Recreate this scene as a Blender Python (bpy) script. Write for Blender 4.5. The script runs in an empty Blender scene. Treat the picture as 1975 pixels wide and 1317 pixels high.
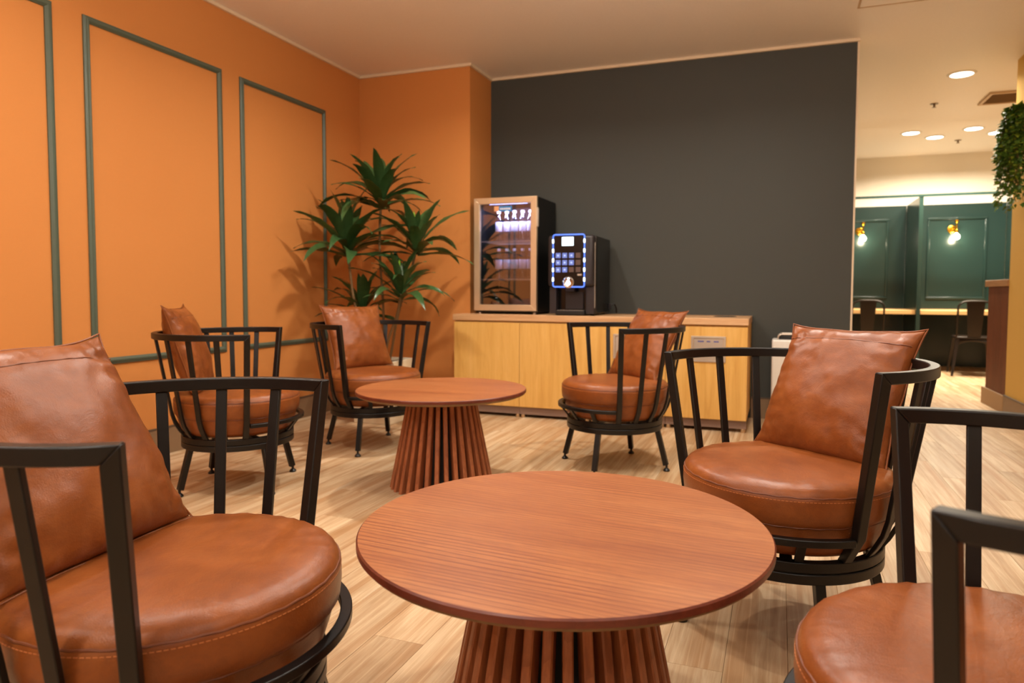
import bpy, bmesh, math, random
from mathutils import Vector, Matrix, noise as mnoise
random.seed(7)
PI = math.pi
S = bpy.context.scene
COL = S.collection

# ------------------------------------------------------------------ camera, world, exposure
cam_d = bpy.data.cameras.new('camera')
cam = bpy.data.objects.new('camera', cam_d)
COL.objects.link(cam)
R_ = Vector((0.940479, 0.339833, 0.003499)); U_ = Vector((-0.020676, 0.04694, 0.998684)); F_ = Vector((-0.339221, 0.939314, -0.051173))
M = Matrix((( R_.x, U_.x, -F_.x, 0), (R_.y, U_.y, -F_.y, 0), (R_.z, U_.z, -F_.z, 0.93), (0, 0, 0, 1)))
cam.matrix_world = M
cam_d.sensor_width = 36.0
cam_d.lens = 1320.092 / 1975 * 36.0
cam_d.shift_x = -39.103 / 1975
cam_d.shift_y = -29.823 / 1975
cam_d.clip_start = 0.02
cam_d.dof.use_dof = True
cam_d.dof.focus_distance = 1.7
cam_d.dof.aperture_fstop = 4.0
S.camera = cam

world = bpy.data.worlds.new('world')
S.world = world
world.use_nodes = True
world.node_tree.nodes['Background'].inputs[0].default_value = (1.0, 0.80, 0.58, 1)
world.node_tree.nodes['Background'].inputs[1].default_value = 0.05
vs = S.view_settings
vs.view_transform = 'Standard'
vs.look = 'None'
vs.gamma = 1.0
vs.exposure = 0.24
vs.use_curve_mapping = False

WARM = (1.0, 0.93, 0.83)

def downlight_lamp(x, y, z, power, spread=130, size=0.11, col=WARM):
    d = bpy.data.lights.new('downlight_lamp', 'AREA')
    d.shape = 'DISK'; d.size = size; d.energy = power; d.color = col
    d.spread = math.radians(spread)
    o = bpy.data.objects.new('downlight_lamp', d)
    o.location = (x, y, z)
    COL.objects.link(o)
    return o

CEIL = 2.668
# recessed ceiling lights: (x, y, watts, spread)
ROOM_LIGHTS = [(-1.75, 3.55, 22, 155), (-2.25, 1.75, 12, 155), (-0.45, 1.75, 8, 150), (-0.2, 3.6, 19, 155),
               (1.1, 1.6, 2.5, 150), (-0.9, -0.2, 12, 150), (1.1, 0.0, 6, 150), (-2.3, 0.2, 5, 150)]
FAR_LIGHTS = [(1.325, 6.371, 9, 150), (1.31, 8.521, 40, 160), (1.596, 8.832, 40, 160), (1.894, 8.495, 40, 160), (2.187, 8.797, 40, 160)]
for x, y, p, sp in ROOM_LIGHTS:
    downlight_lamp(x, y, CEIL - 0.012, p, sp)
FILL_GLOBES = [(-1.0, -0.7, 1.95, 15), (0.7, -0.5, 1.95, 13), (-2.1, 0.1, 1.95, 13), (0.2, 2.35, 2.34, 10), (-1.3, 2.05, 2.34, 10), (-0.4, 2.75, 2.40, 10)]   # globe fill lamps added out of view to brighten the ceiling
for x, y, p, sp in FAR_LIGHTS:
    downlight_lamp(x, y, CEIL - 0.012, p, sp, col=(1.0, 0.90, 0.72))

# ------------------------------------------------------------------ materials
def hexrgb(h):
    out = []
    for i in (0, 2, 4):
        c = int(h[i:i+2], 16) / 255
        out.append(c / 12.92 if c <= 0.04045 else ((c + 0.055) / 1.055) ** 2.4)
    return (*out, 1)

class MB:
    """small node material builder"""
    def __init__(s, name):
        s.m = bpy.data.materials.new(name); s.m.use_nodes = True
        s.t = s.m.node_tree; s.b = s.t.nodes['Principled BSDF']
    def n(s, typ, **kw):
        nd = s.t.nodes.new(typ)
        for k, v in kw.items(): setattr(nd, k, v)
        return nd
    def l(s, a, b): s.t.links.new(a, b)
    def coord(s, kind='Object', scale=(1, 1, 1), rnd=False):
        tc = s.n('ShaderNodeTexCoord'); mp = s.n('ShaderNodeMapping'); mp.inputs['Scale'].default_value = scale
        if kind == 'Position':
            g = s.n('ShaderNodeNewGeometry'); src = g.outputs['Position']
        else: src = tc.outputs[kind]
        if rnd:
            oi = s.n('ShaderNodeObjectInfo'); mu = s.n('ShaderNodeVectorMath', operation='SCALE')
            cx = s.n('ShaderNodeCombineXYZ')
            for i in range(3): s.l(oi.outputs['Random'], cx.inputs[i])
            s.l(cx.outputs[0], mu.inputs[0]); mu.inputs['Scale'].default_value = 37.0
            ad = s.n('ShaderNodeVectorMath', operation='ADD'); s.l(src, ad.inputs[0]); s.l(mu.outputs[0], ad.inputs[1]); src = ad.outputs[0]
        s.l(src, mp.inputs['Vector'])
        return mp.outputs[0]
    def noise(s, vec, scale, detail=4, rough=0.55, dist=0.0):
        nd = s.n('ShaderNodeTexNoise'); s.l(vec, nd.inputs['Vector'])
        nd.inputs['Scale'].default_value = scale; nd.inputs['Detail'].default_value = detail
        nd.inputs['Roughness'].default_value = rough; nd.inputs['Distortion'].default_value = dist
        return nd.outputs['Fac']
    def ramp(s, fac, stops):
        r = s.n('ShaderNodeValToRGB'); e = r.color_ramp.elements
        while len(e) < len(stops): e.new(0.5)
        for el, (p, c) in zip(e, stops): el.position = p; el.color = c
        s.l(fac, r.inputs[0]); return r.outputs[0]
    def mix(s, fac, a, b, blend='MIX'):
        m = s.n('ShaderNodeMix', data_type='RGBA', blend_type=blend)
        for sock, v in ((m.inputs[0], fac), (m.inputs[6], a), (m.inputs[7], b)):
            if hasattr(v, 'is_output'): s.l(v, sock)
            else: sock.default_value = v
        return m.outputs[2]
    def bump(s, h, strength, dist=0.01):
        b = s.n('ShaderNodeBump'); b.inputs['Strength'].default_value = strength; b.inputs['Distance'].default_value = dist
        s.l(h, b.inputs['Height']); s.l(b.outputs[0], s.b.inputs['Normal']); return b
    def base(s, v):
        if hasattr(v, 'is_output'): s.l(v, s.b.inputs['Base Color'])
        else: s.b.inputs['Base Color'].default_value = v
    def set(s, rough=None, metal=None, spec=None, coat=None):
        if rough is not None: s.b.inputs['Roughness'].default_value = rough
        if metal is not None: s.b.inputs['Metallic'].default_value = metal
        if spec is not None: s.b.inputs['Specular IOR Level'].default_value = spec
        if coat is not None: s.b.inputs['Coat Weight'].default_value = coat

def plain(name, col, rough=0.5, metal=0.0, spec=0.5, grain=0.0):
    m = MB(name)
    v = m.coord('Object')
    nz = m.noise(v, 60, 3)
    c2 = tuple(x * (0.93 - grain) for x in col[:3]) + (1,)
    m.base(m.mix(nz, col, c2)); m.set(rough, metal, spec)
    return m.m

def emit(name, col, strength):
    m = MB(name)
    m.base((0, 0, 0, 1)); m.b.inputs['Emission Color'].default_value = (*col[:3], 1); m.b.inputs['Emission Strength'].default_value = strength
    return m.m

def wallpaper(name, col, rough=0.75):
    m = MB(name)
    v = m.coord('Position'); w = m.coord('Position', (1, 1, 6))
    a = m.noise(v, 260, 2); b = m.noise(m.coord('Position', (900, 900, 40)), 1, 2); c = m.noise(m.coord('Position', (40, 40, 900)), 1, 2)
    s = m.mix(0.5, b, c)
    dk = tuple(x * 0.90 for x in col[:3]) + (1,)
    m.base(m.mix(s, col, dk)); m.set(rough, 0, 0.25); m.bump(s, 0.12, 0.004)
    return m.m

def wood(name, light, mid, dark, grain_axis='X', rough=0.45, scale=1.0, rnd=False, ring=0.5, bump=0.15, kind='Object', fine=0.35):
    m = MB(name)
    lo, hi = 1.1 * scale, 14.0 * scale
    sc = {'X': (lo, hi, hi), 'Y': (hi, lo, hi), 'Z': (hi, hi, lo)}[grain_axis]
    v = m.coord(kind, sc, rnd)
    a = m.noise(v, 1.0, 5, 0.6, 0.6)
    sf = tuple(x * 7 for x in sc); sf = tuple(max(x, 8 * scale) for x in sf)
    f = m.noise(m.coord(kind, sf, rnd), 1.0, 4, 0.65, 0.2)
    wv = m.n('ShaderNodeTexWave', wave_type='BANDS', bands_direction={'X': 'Y', 'Y': 'X', 'Z': 'X'}[grain_axis], wave_profile='SAW')
    m.l(m.coord(kind, tuple(x * 0.55 for x in sc), rnd), wv.inputs['Vector'])
    wv.inputs['Scale'].default_value = 1.1; wv.inputs['Distortion'].default_value = 5.5; wv.inputs['Detail'].default_value = 3; wv.inputs['Detail Scale'].default_value = 0.7
    c = m.ramp(a, [(0.25, dark), (0.5, mid), (0.78, light)])
    c2 = m.mix(m.ramp(wv.outputs['Fac'], [(0.0, (0, 0, 0, 1)), (0.78, (ring * 0.25,) * 3 + (1,)), (1.0, (ring,) * 3 + (1,))]), c, dark)
    c3 = m.mix(m.ramp(f, [(0.35, (fine,) * 3 + (1,)), (0.6, (0, 0, 0, 1))]), c2, dark)
    m.base(c3); m.set(rough, 0, 0.4); m.bump(f, bump, 0.002)
    return m.m

def leather_mat():
    m = MB('tan_leather')
    v = m.coord('Object', (1, 1, 1), True)
    big = m.noise(v, 5.5, 5, 0.62, 0.4)
    med = m.noise(m.coord('Object', (30, 12, 30), True), 1.0, 5, 0.7, 0.8)
    c = m.ramp(big, [(0.25, hexrgb('723b19')), (0.5, hexrgb('88491e')), (0.78, hexrgb('99592b'))])
    c = m.mix(m.ramp(med, [(0.36, (0.38,) * 3 + (1,)), (0.62, (0, 0, 0, 1))]), c, hexrgb('6c3a1f'))
    m.base(c)
    vo = m.n('ShaderNodeTexVoronoi', feature='DISTANCE_TO_EDGE'); m.l(v, vo.inputs['Vector']); vo.inputs['Scale'].default_value = 260
    cre = m.noise(m.coord('Object', (14, 14, 14), True), 1.0, 6, 0.7, 1.6)
    h = m.n('ShaderNodeMath', operation='ADD'); mu = m.n('ShaderNodeMath', operation='MULTIPLY'); mu.inputs[1].default_value = 0.25
    m.l(vo.outputs['Distance'], mu.inputs[0]); m.l(mu.outputs[0], h.inputs[0]); m.l(cre, h.inputs[1])
    m.bump(h.outputs[0], 0.16, 0.009)
    r = m.n('ShaderNodeMapRange'); r.inputs['To Min'].default_value = 0.28; r.inputs['To Max'].default_value = 0.42
    m.l(big, r.inputs['Value']); m.l(r.outputs[0], m.b.inputs['Roughness'])
    m.set(spec=0.34)
    return m.m

def floor_mat():
    m = MB('oak_vinyl_plank')
    v = m.coord('Position', (13, 0.9, 13), True)
    a = m.noise(v, 1.0, 6, 0.62, 1.0)
    f = m.noise(m.coord('Position', (120, 5, 120), True), 1.0, 4, 0.6)
    strip = m.noise(m.coord('Position', (26, 0.9, 1), True), 1.0, 2, 0.4)
    wv = m.n('ShaderNodeTexWave', wave_type='RINGS', rings_direction='Y', wave_profile='SAW'); m.l(m.coord('Position', (11, 1.0, 11), True), wv.inputs['Vector'])
    wv.inputs['Scale'].default_value = 1.4; wv.inputs['Distortion'].default_value = 3.0; wv.inputs['Detail'].default_value = 2
    c = m.ramp(a, [(0.26, hexrgb('a2805a')), (0.44, hexrgb('c1a480')), (0.58, hexrgb('d2b996')), (0.76, hexrgb('e3d4b8'))])
    c = m.mix(m.ramp(strip, [(0.36, (0.6,) * 3 + (1,)), (0.52, (0, 0, 0, 1))]), c, hexrgb('aa7c4e'))
    c = m.mix(m.ramp(wv.outputs['Fac'], [(0.0, (0.0,) * 3 + (1,)), (0.86, (0, 0, 0, 1)), (1.0, (0.35,) * 3 + (1,))]), c, hexrgb('ecd2ac'))
    c = m.mix(m.ramp(f, [(0.34, (0.35,) * 3 + (1,)), (0.6, (0, 0, 0, 1))]), c, hexrgb('a3764a'))
    oi = m.n('ShaderNodeObjectInfo')
    tone = m.ramp(oi.outputs['Random'], [(0.0, (0.82, 0.80, 0.78, 1)), (1.0, (1.04, 1.03, 1.02, 1))])
    c = m.mix(1.0, c, tone, 'MULTIPLY')
    m.base(c); m.set(0.5, 0, 0.22); m.bump(f, 0.06, 0.002)
    return m.m

def glass_mat():
    m = MB('fridge_glass')
    t = m.t; out = [n for n in t.nodes if n.type == 'OUTPUT_MATERIAL'][0]
    tr = m.n('ShaderNodeBsdfTransparent'); tr.inputs[0].default_value = (0.80, 0.80, 0.86, 1)
    gl = m.n('ShaderNodeBsdfGlossy'); gl.inputs['Roughness'].default_value = 0.03; gl.inputs[0].default_value = (1, 1, 1, 1)
    fr = m.n('ShaderNodeFresnel'); fr.inputs[0].default_value = 1.6
    mx = m.n('ShaderNodeMixShader'); ad = m.n('ShaderNodeMath', operation='MULTIPLY_ADD'); ad.inputs[1].default_value = 1.3; ad.inputs[2].default_value = 0.06; ad.use_clamp = True
    m.l(fr.outputs[0], ad.inputs[0]); m.l(ad.outputs[0], mx.inputs[0]); m.l(tr.outputs[0], mx.inputs[1]); m.l(gl.outputs[0], mx.inputs[2]); m.l(mx.outputs[0], out.inputs[0])
    return m.m

def clear_mat(name, tint, gloss=0.12, rough=0.05):
    m = MB(name)
    out = [n for n in m.t.nodes if n.type == 'OUTPUT_MATERIAL'][0]
    tr = m.n('ShaderNodeBsdfTransparent'); tr.inputs[0].default_value = tint
    gl = m.n('ShaderNodeBsdfGlossy'); gl.inputs['Roughness'].default_value = rough
    lw = m.n('ShaderNodeLayerWeight'); lw.inputs[0].default_value = 0.35
    ad = m.n('ShaderNodeMath', operation='MULTIPLY_ADD'); ad.inputs[1].default_value = 0.7; ad.inputs[2].default_value = gloss; ad.use_clamp = True
    mx = m.n('ShaderNodeMixShader')
    m.l(lw.outputs['Facing'], ad.inputs[0]); m.l(ad.outputs[0], mx.inputs[0]); m.l(tr.outputs[0], mx.inputs[1]); m.l(gl.outputs[0], mx.inputs[2]); m.l(mx.outputs[0], out.inputs[0])
    return m.m

M_orange = wallpaper('orange_wallpaper', hexrgb('d28948'))
M_dark = wallpaper('charcoal_wallpaper', hexrgb('474843'), 0.6)
M_cream = wallpaper('cream_wallpaper', hexrgb('f2e8d6'))
M_yellow = wallpaper('mustard_wallpaper', hexrgb('dbb05c'))
M_ceil = plain('ceiling_paint', hexrgb('f6eee4'), 0.5, spec=0.4)
M_trimc = plain('ceiling_trim_paint', hexrgb('e8d2b2'), 0.5)
M_mould = plain('green_grey_moulding', hexrgb('525e4f'), 0.42)
M_basebd = plain('taupe_baseboard', hexrgb('8a6d50'), 0.5)
M_basetop = plain('dark_baseboard_edge', hexrgb('5a4838'), 0.5)
M_floor = floor_mat()
M_joint = plain('floor_joint', hexrgb('b8946c'), 0.8)
M_metal = plain('black_brown_powdercoat', hexrgb('100c0a'), 0.38, 0.0, 0.4, 0.1)
M_glide = plain('black_rubber', hexrgb('100e0d'), 0.35)
M_leather = leather_mat()
M_thread = plain('tan_seam', hexrgb('6e3819'), 0.5)
M_stitch = plain('orange_thread', hexrgb('c87a45'), 0.6)
def tabletop_mat():
    m = MB('red_ash_tabletop')
    v = m.coord('Object', (0.55, 7.0, 1.0), True)
    tone = m.noise(m.coord('Object', (1.1, 9, 1), True), 1.0, 5, 0.6, 0.5)
    c = m.ramp(tone, [(0.25, hexrgb('8f522c')), (0.5, hexrgb('a26437')), (0.75, hexrgb('ae7345'))])
    wv = m.n('ShaderNodeTexWave', wave_type='BANDS', bands_direction='Y', wave_profile='SIN'); m.l(v, wv.inputs['Vector'])
    wv.inputs['Scale'].default_value = 3.0; wv.inputs['Distortion'].default_value = 11.0; wv.inputs['Detail'].default_value = 2.5; wv.inputs['Detail Scale'].default_value = 0.55; wv.inputs['Detail Roughness'].default_value = 0.45
    lines = m.ramp(wv.outputs['Fac'], [(0.0, (0.85,) * 3 + (1,)), (0.10, (0.55,) * 3 + (1,)), (0.42, (0.0,) * 3 + (1,))])
    patch = m.ramp(m.noise(m.coord('Object', (1.4, 5, 1), True), 1.0, 3), [(0.40, (0.12,) * 3 + (1,)), (0.62, (0.85,) * 3 + (1,))])
    pores = m.ramp(m.noise(m.coord('Object', (14, 420, 1), True), 1.0, 3, 0.6), [(0.40, (0.5,) * 3 + (1,)), (0.56, (0, 0, 0, 1))])
    c = m.mix(m.mix(1.0, lines, patch, 'MULTIPLY'), c, hexrgb('6a3520'))
    c = m.mix(pores, c, hexrgb('7a4128'))
    m.base(c); m.set(0.42, 0, 0.28); m.bump(pores, -0.15, 0.002)
    return m.m
M_top = tabletop_mat()
M_edge = wood('dark_red_edge', hexrgb('783b27'), hexrgb('6a3020'), hexrgb('4f2317'), 'X', 0.4, 1.5, False, 0.3)
M_ply = wood('bare_underside', hexrgb('94744f'), hexrgb('876845'), hexrgb('6d5235'), 'X', 0.6, 1.5, False, 0.3)
M_slat = wood('red_stained_slat', hexrgb('bd7850'), hexrgb('ad6842'), hexrgb('7c452b'), 'Z', 0.45, 2.0, True, 0.4)
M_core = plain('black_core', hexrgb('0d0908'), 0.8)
M_door = wood('yellow_oak_door', hexrgb('e5b76c'), hexrgb('dcab5c'), hexrgb('ca9547'), 'Z', 0.5, 1.6, True, 0.18, 0.05, fine=0.2)
M_carc = plain('pale_carcass', hexrgb('d8ad6c'), 0.55)
M_work = wood('light_oak_worktop', hexrgb('dcb489'), hexrgb('d3a678'), hexrgb('b98a5e'), 'X', 0.4, 1.6, False, 0.3, 0.05)
M_kick = plain('taupe_kickboard', hexrgb('84695a'), 0.45)
M_steel = plain('brushed_steel', hexrgb('c9b9a8'), 0.35, 0.45)
M_chrome = plain('chrome', hexrgb('d8d4d0'), 0.12, 1.0)
M_gold = plain('fridge_frame_steel', hexrgb('e2c8a4'), 0.28, 0.6)
M_black = plain('black_plastic', hexrgb('0e0c0c'), 0.45)
M_gloss = plain('gloss_black', hexrgb('0b090a'), 0.18)
M_dkpl = plain('dark_grey_plastic', hexrgb('262022'), 0.4)
M_white = plain('white_plastic', hexrgb('ece6dc'), 0.4)
M_pot = plain('white_planter', hexrgb('e9dcc0'), 0.5)
M_soil = plain('dark_soil', hexrgb('2a1c12'), 0.9, grain=0.3)
M_glass = glass_mat()
M_bottle = clear_mat('clear_plastic', (0.86, 0.88, 0.95, 1))
M_label = plain('white_label', hexrgb('e8e2e4'), 0.5)
M_cap = plain('white_cap', hexrgb('e9dcd6'), 0.4)
M_blue = plain('blue_print', hexrgb('2c3f9a'), 0.5)
M_signb = plain('blue_sign', hexrgb('2f7fc0'), 0.4)
M_signo = plain('orange_sign', hexrgb('e0a070'), 0.5)
E_sym = emit('key_symbol_glow', (0.6, 0.7, 1.0), 1.0)
E_led = emit('white_led', (0.80, 0.90, 1.0), 5)
E_blue = emit('blue_led_strip', (0.10, 0.22, 1.0), 1.6)
E_screen = emit('lit_screen', (0.75, 0.93, 1.0), 4)
E_key = emit('lit_key', (0.30, 0.38, 1.0), 0.55)
M_keyoff = plain('unlit_key', hexrgb('5a443c'), 0.4)
E_fridge = emit('fridge_tube', (0.35, 0.42, 1.0), 14)
E_down = emit('downlight_lens', (1.0, 0.92, 0.78), 14)
E_globe = emit('fill_globe_glow', (1.0, 0.92, 0.82), 60)
E_bulb = emit('globe_bulb', (1.0, 0.86, 0.62), 45)
M_brass = plain('brass', hexrgb('d9a02e'), 0.22, 0.95)
M_teal = plain('dark_green_lacquer', hexrgb('1d302c'), 0.24)
M_teald = plain('dark_green_edge', hexrgb('1e332d'), 0.3)
M_desk = plain('pale_wood_desk', hexrgb('dcae72'), 0.4)
M_gun = plain('gunmetal_chair', hexrgb('2a211a'), 0.35, 0.5)
M_count = wood('brown_ribbed_panel', hexrgb('82482a'), hexrgb('74401f'), hexrgb('5a2e18'), 'Z', 0.5, 2, False, 0.3)
M_cbase = plain('counter_base_trim', hexrgb('a57f56'), 0.5)
M_cap2 = wood('counter_cap', hexrgb('bd8e62'), hexrgb('b2845a'), hexrgb('946a45'), 'Y', 0.45, 2, False, 0.2)
M_leafd = None
M_ventm = plain('beige_vent', hexrgb('c6a67c'), 0.5)
M_sprk = plain('sprinkler_metal', hexrgb('8a7458'), 0.35, 0.7)

def leaf_mat(name, a, b, rough=0.38):
    m = MB(name)
    v = m.coord('Object', (60, 3, 60)); f = m.noise(v, 1.0, 3, 0.5)
    oi = m.n('ShaderNodeObjectInfo')
    c = m.mix(f, a, b)
    t = m.ramp(oi.outputs['Random'], [(0, (0.7, 0.75, 0.7, 1)), (1, (1.25, 1.2, 1.1, 1))])
    m.base(m.mix(1.0, c, t, 'MULTIPLY')); m.set(rough, 0, 0.45)
    return m.m
M_leaf = leaf_mat('dracaena_leaf', hexrgb('2b4725'), hexrgb('466438'), 0.3)
M_shoot = leaf_mat('dracaena_shoot', hexrgb('74a02a'), hexrgb('8fbd3a'))
M_cane = plain('plant_cane', hexrgb('7d5d33'), 0.7, grain=0.3)
M_ivy = leaf_mat('ivy_leaf', hexrgb('466a26'), hexrgb('6b9136'), 0.45)
M_ivyl = leaf_mat('ivy_leaf_pale', hexrgb('77922f'), hexrgb('9ab03e'), 0.45)

# ------------------------------------------------------------------ mesh helpers
def to_mesh(bm, name, mat, angle=35):
    bmesh.ops.recalc_face_normals(bm, faces=bm.faces)
    me = bpy.data.meshes.new(name)
    bm.to_mesh(me); bm.free()
    me.polygons.foreach_set('use_smooth', [True] * len(me.polygons))
    me.set_sharp_from_angle(angle=math.radians(angle))
    for mm in (mat if isinstance(mat, (list, tuple)) else [mat]): me.materials.append(mm)
    return me

def link(name, me, parent=None, loc=None, rotz=None):
    o = bpy.data.objects.new(name, me); COL.objects.link(o)
    if parent: o.parent = parent
    if loc: o.location = loc
    if rotz is not None: o.rotation_euler.z = rotz
    return o

def obj(name, bm, mat, parent=None, bevel=0.0, angle=35, seg=2, loc=None):
    o = link(name, to_mesh(bm, name, mat, angle), parent, loc)
    if bevel:
        b = o.modifiers.new('bevel', 'BEVEL'); b.width = bevel; b.segments = seg; b.limit_method = 'ANGLE'; b.angle_limit = math.radians(40)
    return o

def tag(o, label=None, cat=None, group=None, kind=None):
    if label: o['label'] = label
    if cat: o['category'] = cat
    if group: o['group'] = group
    if kind: o['kind'] = kind
    return o

def empty(name, loc=(0, 0, 0), rotz=0.0):
    o = bpy.data.objects.new(name, None); COL.objects.link(o)
    o.location = loc; o.rotation_euler.z = rotz; o.empty_display_size = 0.1
    return o

def box(bm, a, b):
    vs_ = [bm.verts.new((x, y, z)) for x in (a[0], b[0]) for y in (a[1], b[1]) for z in (a[2], b[2])]
    for f in ((0, 1, 3, 2), (4, 6, 7, 5), (0, 4, 5, 1), (2, 3, 7, 6), (0, 2, 6, 4), (1, 5, 7, 3)):
        bm.faces.new([vs_[i] for i in f])
    return vs_

def bx(a, b):
    bm = bmesh.new(); box(bm, a, b); return bm

def sweep(bm, pts, sides, ups, w, h, closed=False):
    """rectangular bar along pts; sides/ups are unit vectors per point"""
    n = len(pts); rings = []
    ww = w if isinstance(w, (list, tuple)) else [w] * n
    hh = h if isinstance(h, (list, tuple)) else [h] * n
    for p, s, u, a, c in zip(pts, sides, ups, ww, hh):
        p = Vector(p); s = Vector(s); u = Vector(u)
        rings.append([bm.verts.new(p + s * (i * a / 2) + u * (j * c / 2)) for i, j in ((-1, -1), (1, -1), (1, 1), (-1, 1))])
    m = n if closed else n - 1
    for k in range(m):
        A, B = rings[k], rings[(k + 1) % n]
        for i in range(4): bm.faces.new((A[i], A[(i + 1) % 4], B[(i + 1) % 4], B[i]))
    if not closed:
        bm.faces.new(rings[0][::-1]); bm.faces.new(rings[-1])

def tube(bm, pts, r, seg=10, closed=False, caps=True):
    pts = [Vector(p) for p in pts]; n = len(pts); rings = []
    rr = r if isinstance(r, (list, tuple)) else [r] * n
    t0 = (pts[1] - pts[0]).normalized()
    ref = Vector((0, 0, 1)) if abs(t0.z) < 0.9 else Vector((1, 0, 0))
    for k, p in enumerate(pts):
        if closed: t = (pts[(k + 1) % n] - pts[k - 1]).normalized()
        else: t = (pts[min(k + 1, n - 1)] - pts[max(k - 1, 0)]).normalized()
        a = t.cross(ref)
        if a.length < 1e-4: a = t.cross(Vector((0, 1, 0)))
        a.normalize(); b = a.cross(t).normalized(); ref = b
        rings.append([bm.verts.new(p + (a * math.cos(2 * PI * i / seg) + b * math.sin(2 * PI * i / seg)) * rr[k]) for i in range(seg)])
    for k in range(n if closed else n - 1):
        A, B = rings[k], rings[(k + 1) % n]
        for i in range(seg): bm.faces.new((A[i], A[(i + 1) % seg], B[(i + 1) % seg], B[i]))
    if caps and not closed:
        bm.faces.new(rings[0][::-1]); bm.faces.new(rings[-1])

def lathe(bm, prof, seg=48, c=(0, 0, 0), mats=None):
    """prof: list of (r, z); r==0 ends close"""
    rings = []
    for r, z in prof:
        if r < 1e-6: rings.append([bm.verts.new((c[0], c[1], c[2] + z))])
        else: rings.append([bm.verts.new((c[0] + r * math.cos(2 * PI * i / seg), c[1] + r * math.sin(2 * PI * i / seg), c[2] + z)) for i in range(seg)])
    for k in range(len(prof) - 1):
        A, B = rings[k], rings[k + 1]
        for i in range(seg):
            j = (i + 1) % seg
            if len(A) == 1 and len(B) == 1: continue
            if len(A) == 1: f = bm.faces.new((A[0], B[i], B[j]))
            elif len(B) == 1: f = bm.faces.new((A[i], A[j], B[0]))
            else: f = bm.faces.new((A[i], A[j], B[j], B[i]))
            if mats: f.material_index = mats[k]

def arc_bar(bm, rad, z, a0, a1, w, h, seg=64, closed=False):
    pts, sd, up = [], [], []
    n = seg if closed else seg + 1
    for k in range(n):
        a = a0 + (a1 - a0) * k / seg
        pts.append((rad * math.cos(a), rad * math.sin(a), z)); sd.append((math.cos(a), math.sin(a), 0)); up.append((0, 0, 1))
    sweep(bm, pts, sd, up, w, h, closed)

# ------------------------------------------------------------------ the room
XL, YP, XP, YB, XR = -3.262, 4.86, -2.271, 5.269, 0.468
YF, XE, Y0 = 9.95, 4.6, -2.6
def struct(name, bm, mat, parent=None, bevel=0.0):
    o = obj(name, bm, mat, parent, bevel)
    if not parent: o['kind'] = 'structure'
    return o

struct('wall_left', bx((XL - 0.15, Y0, 0), (XL, YB + 0.12, CEIL)), M_orange)
struct('wall_pillar', bx((XL, YP, 0), (XP, YB, CEIL)), M_orange)
struct('wall_back', bx((XL, YB, 0), (XR, YB + 0.12, CEIL)), M_dark)
struct('wall_far', bx((XL - 0.15, YF, 0), (XE, YF + 0.1, CEIL)), M_cream)
struct('wall_right', bx((XE, Y0, 0), (XE + 0.1, YF + 0.1, CEIL)), M_cream)
struct('wall_front', bx((XL - 0.15, Y0 - 0.1, 0), (XE + 0.1, Y0, CEIL)), M_cream)
struct('wall_far_side', bx((XL - 0.15, YB + 0.12, 0), (XL, YF, CEIL)), M_cream)
struct('ceiling', bx((XL - 0.15, Y0 - 0.1, CEIL), (XE + 0.1, YF + 0.1, CEIL + 0.1)), M_ceil)
# mustard column
CX, CY1, CY0 = 1.64, 6.14, 5.35
struct('wall_column', bx((CX, CY0, 0), (2.5, CY1, CEIL)), M_yellow)
bb = struct('baseboard_column', bx((CX - 0.012, CY0 - 0.012, 0), (CX - 0.0005, CY1, 0.137)), M_basebd)
obj('top_edge', bx((CX - 0.014, CY0 - 0.012, 0.1372), (CX - 0.0005, CY1, 0.147)), M_basetop, bb)
bb2 = struct('baseboard_column_front', bx((CX - 0.012, CY0 - 0.024, 0), (2.5, CY0 - 0.0125, 0.137)), M_basebd)
obj('top_edge', bx((CX - 0.014, CY0 - 0.026, 0.1372), (2.5, CY0 - 0.0125, 0.147)), M_basetop, bb2)
# ceiling trims, plus a painted light line on the wall's end
def trim(n, a, b): struct('trim_%d' % n, bx(a, b), M_trimc)
t = 0.018
trim(1, (XL + 0.0005, Y0, CEIL - 0.02), (XL + t, YP - t, CEIL - 0.0005))
trim(2, (XL + 0.0005, YP - t, CEIL - 0.02), (XP + t, YP - 0.0005, CEIL - 0.0005))
trim(3, (XP + 0.0005, YP, CEIL - 0.02), (XP + t, YB - t, CEIL - 0.0005))
trim(4, (XP + 0.0005, YB - t, CEIL - 0.02), (XR + t, YB - 0.0005, CEIL - 0.0005))
trim(5, (XR + 0.0005, YB - 0.002, 0.0), (XR + 0.012, YB + 0.12, CEIL - 0.0005))  # cream strip paints the light caught along the dark wall's end
# baseboards
def baseboard(nm, a, b, ta, tb):
    o = struct('baseboard_' + nm, bx(a, b), M_basebd)
    obj('top_edge', bx(ta, tb), M_basetop, o)
baseboard('left', (XL + 0.0005, Y0, 0), (XL + 0.010, YP - 0.012, 0.146), (XL + 0.0005, Y0, 0.1462), (XL + 0.012, YP - 0.012, 0.156))
baseboard('pillar', (XL + 0.0005, YP - 0.010, 0), (XP, YP - 0.0005, 0.146), (XL + 0.0005, YP - 0.012, 0.1462), (XP, YP - 0.0005, 0.156))
baseboard('back', (-0.185, YB - 0.010, 0), (XR, YB - 0.0005, 0.146), (-0.185, YB - 0.012, 0.1462), (XR, YB - 0.0005, 0.156))

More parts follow.
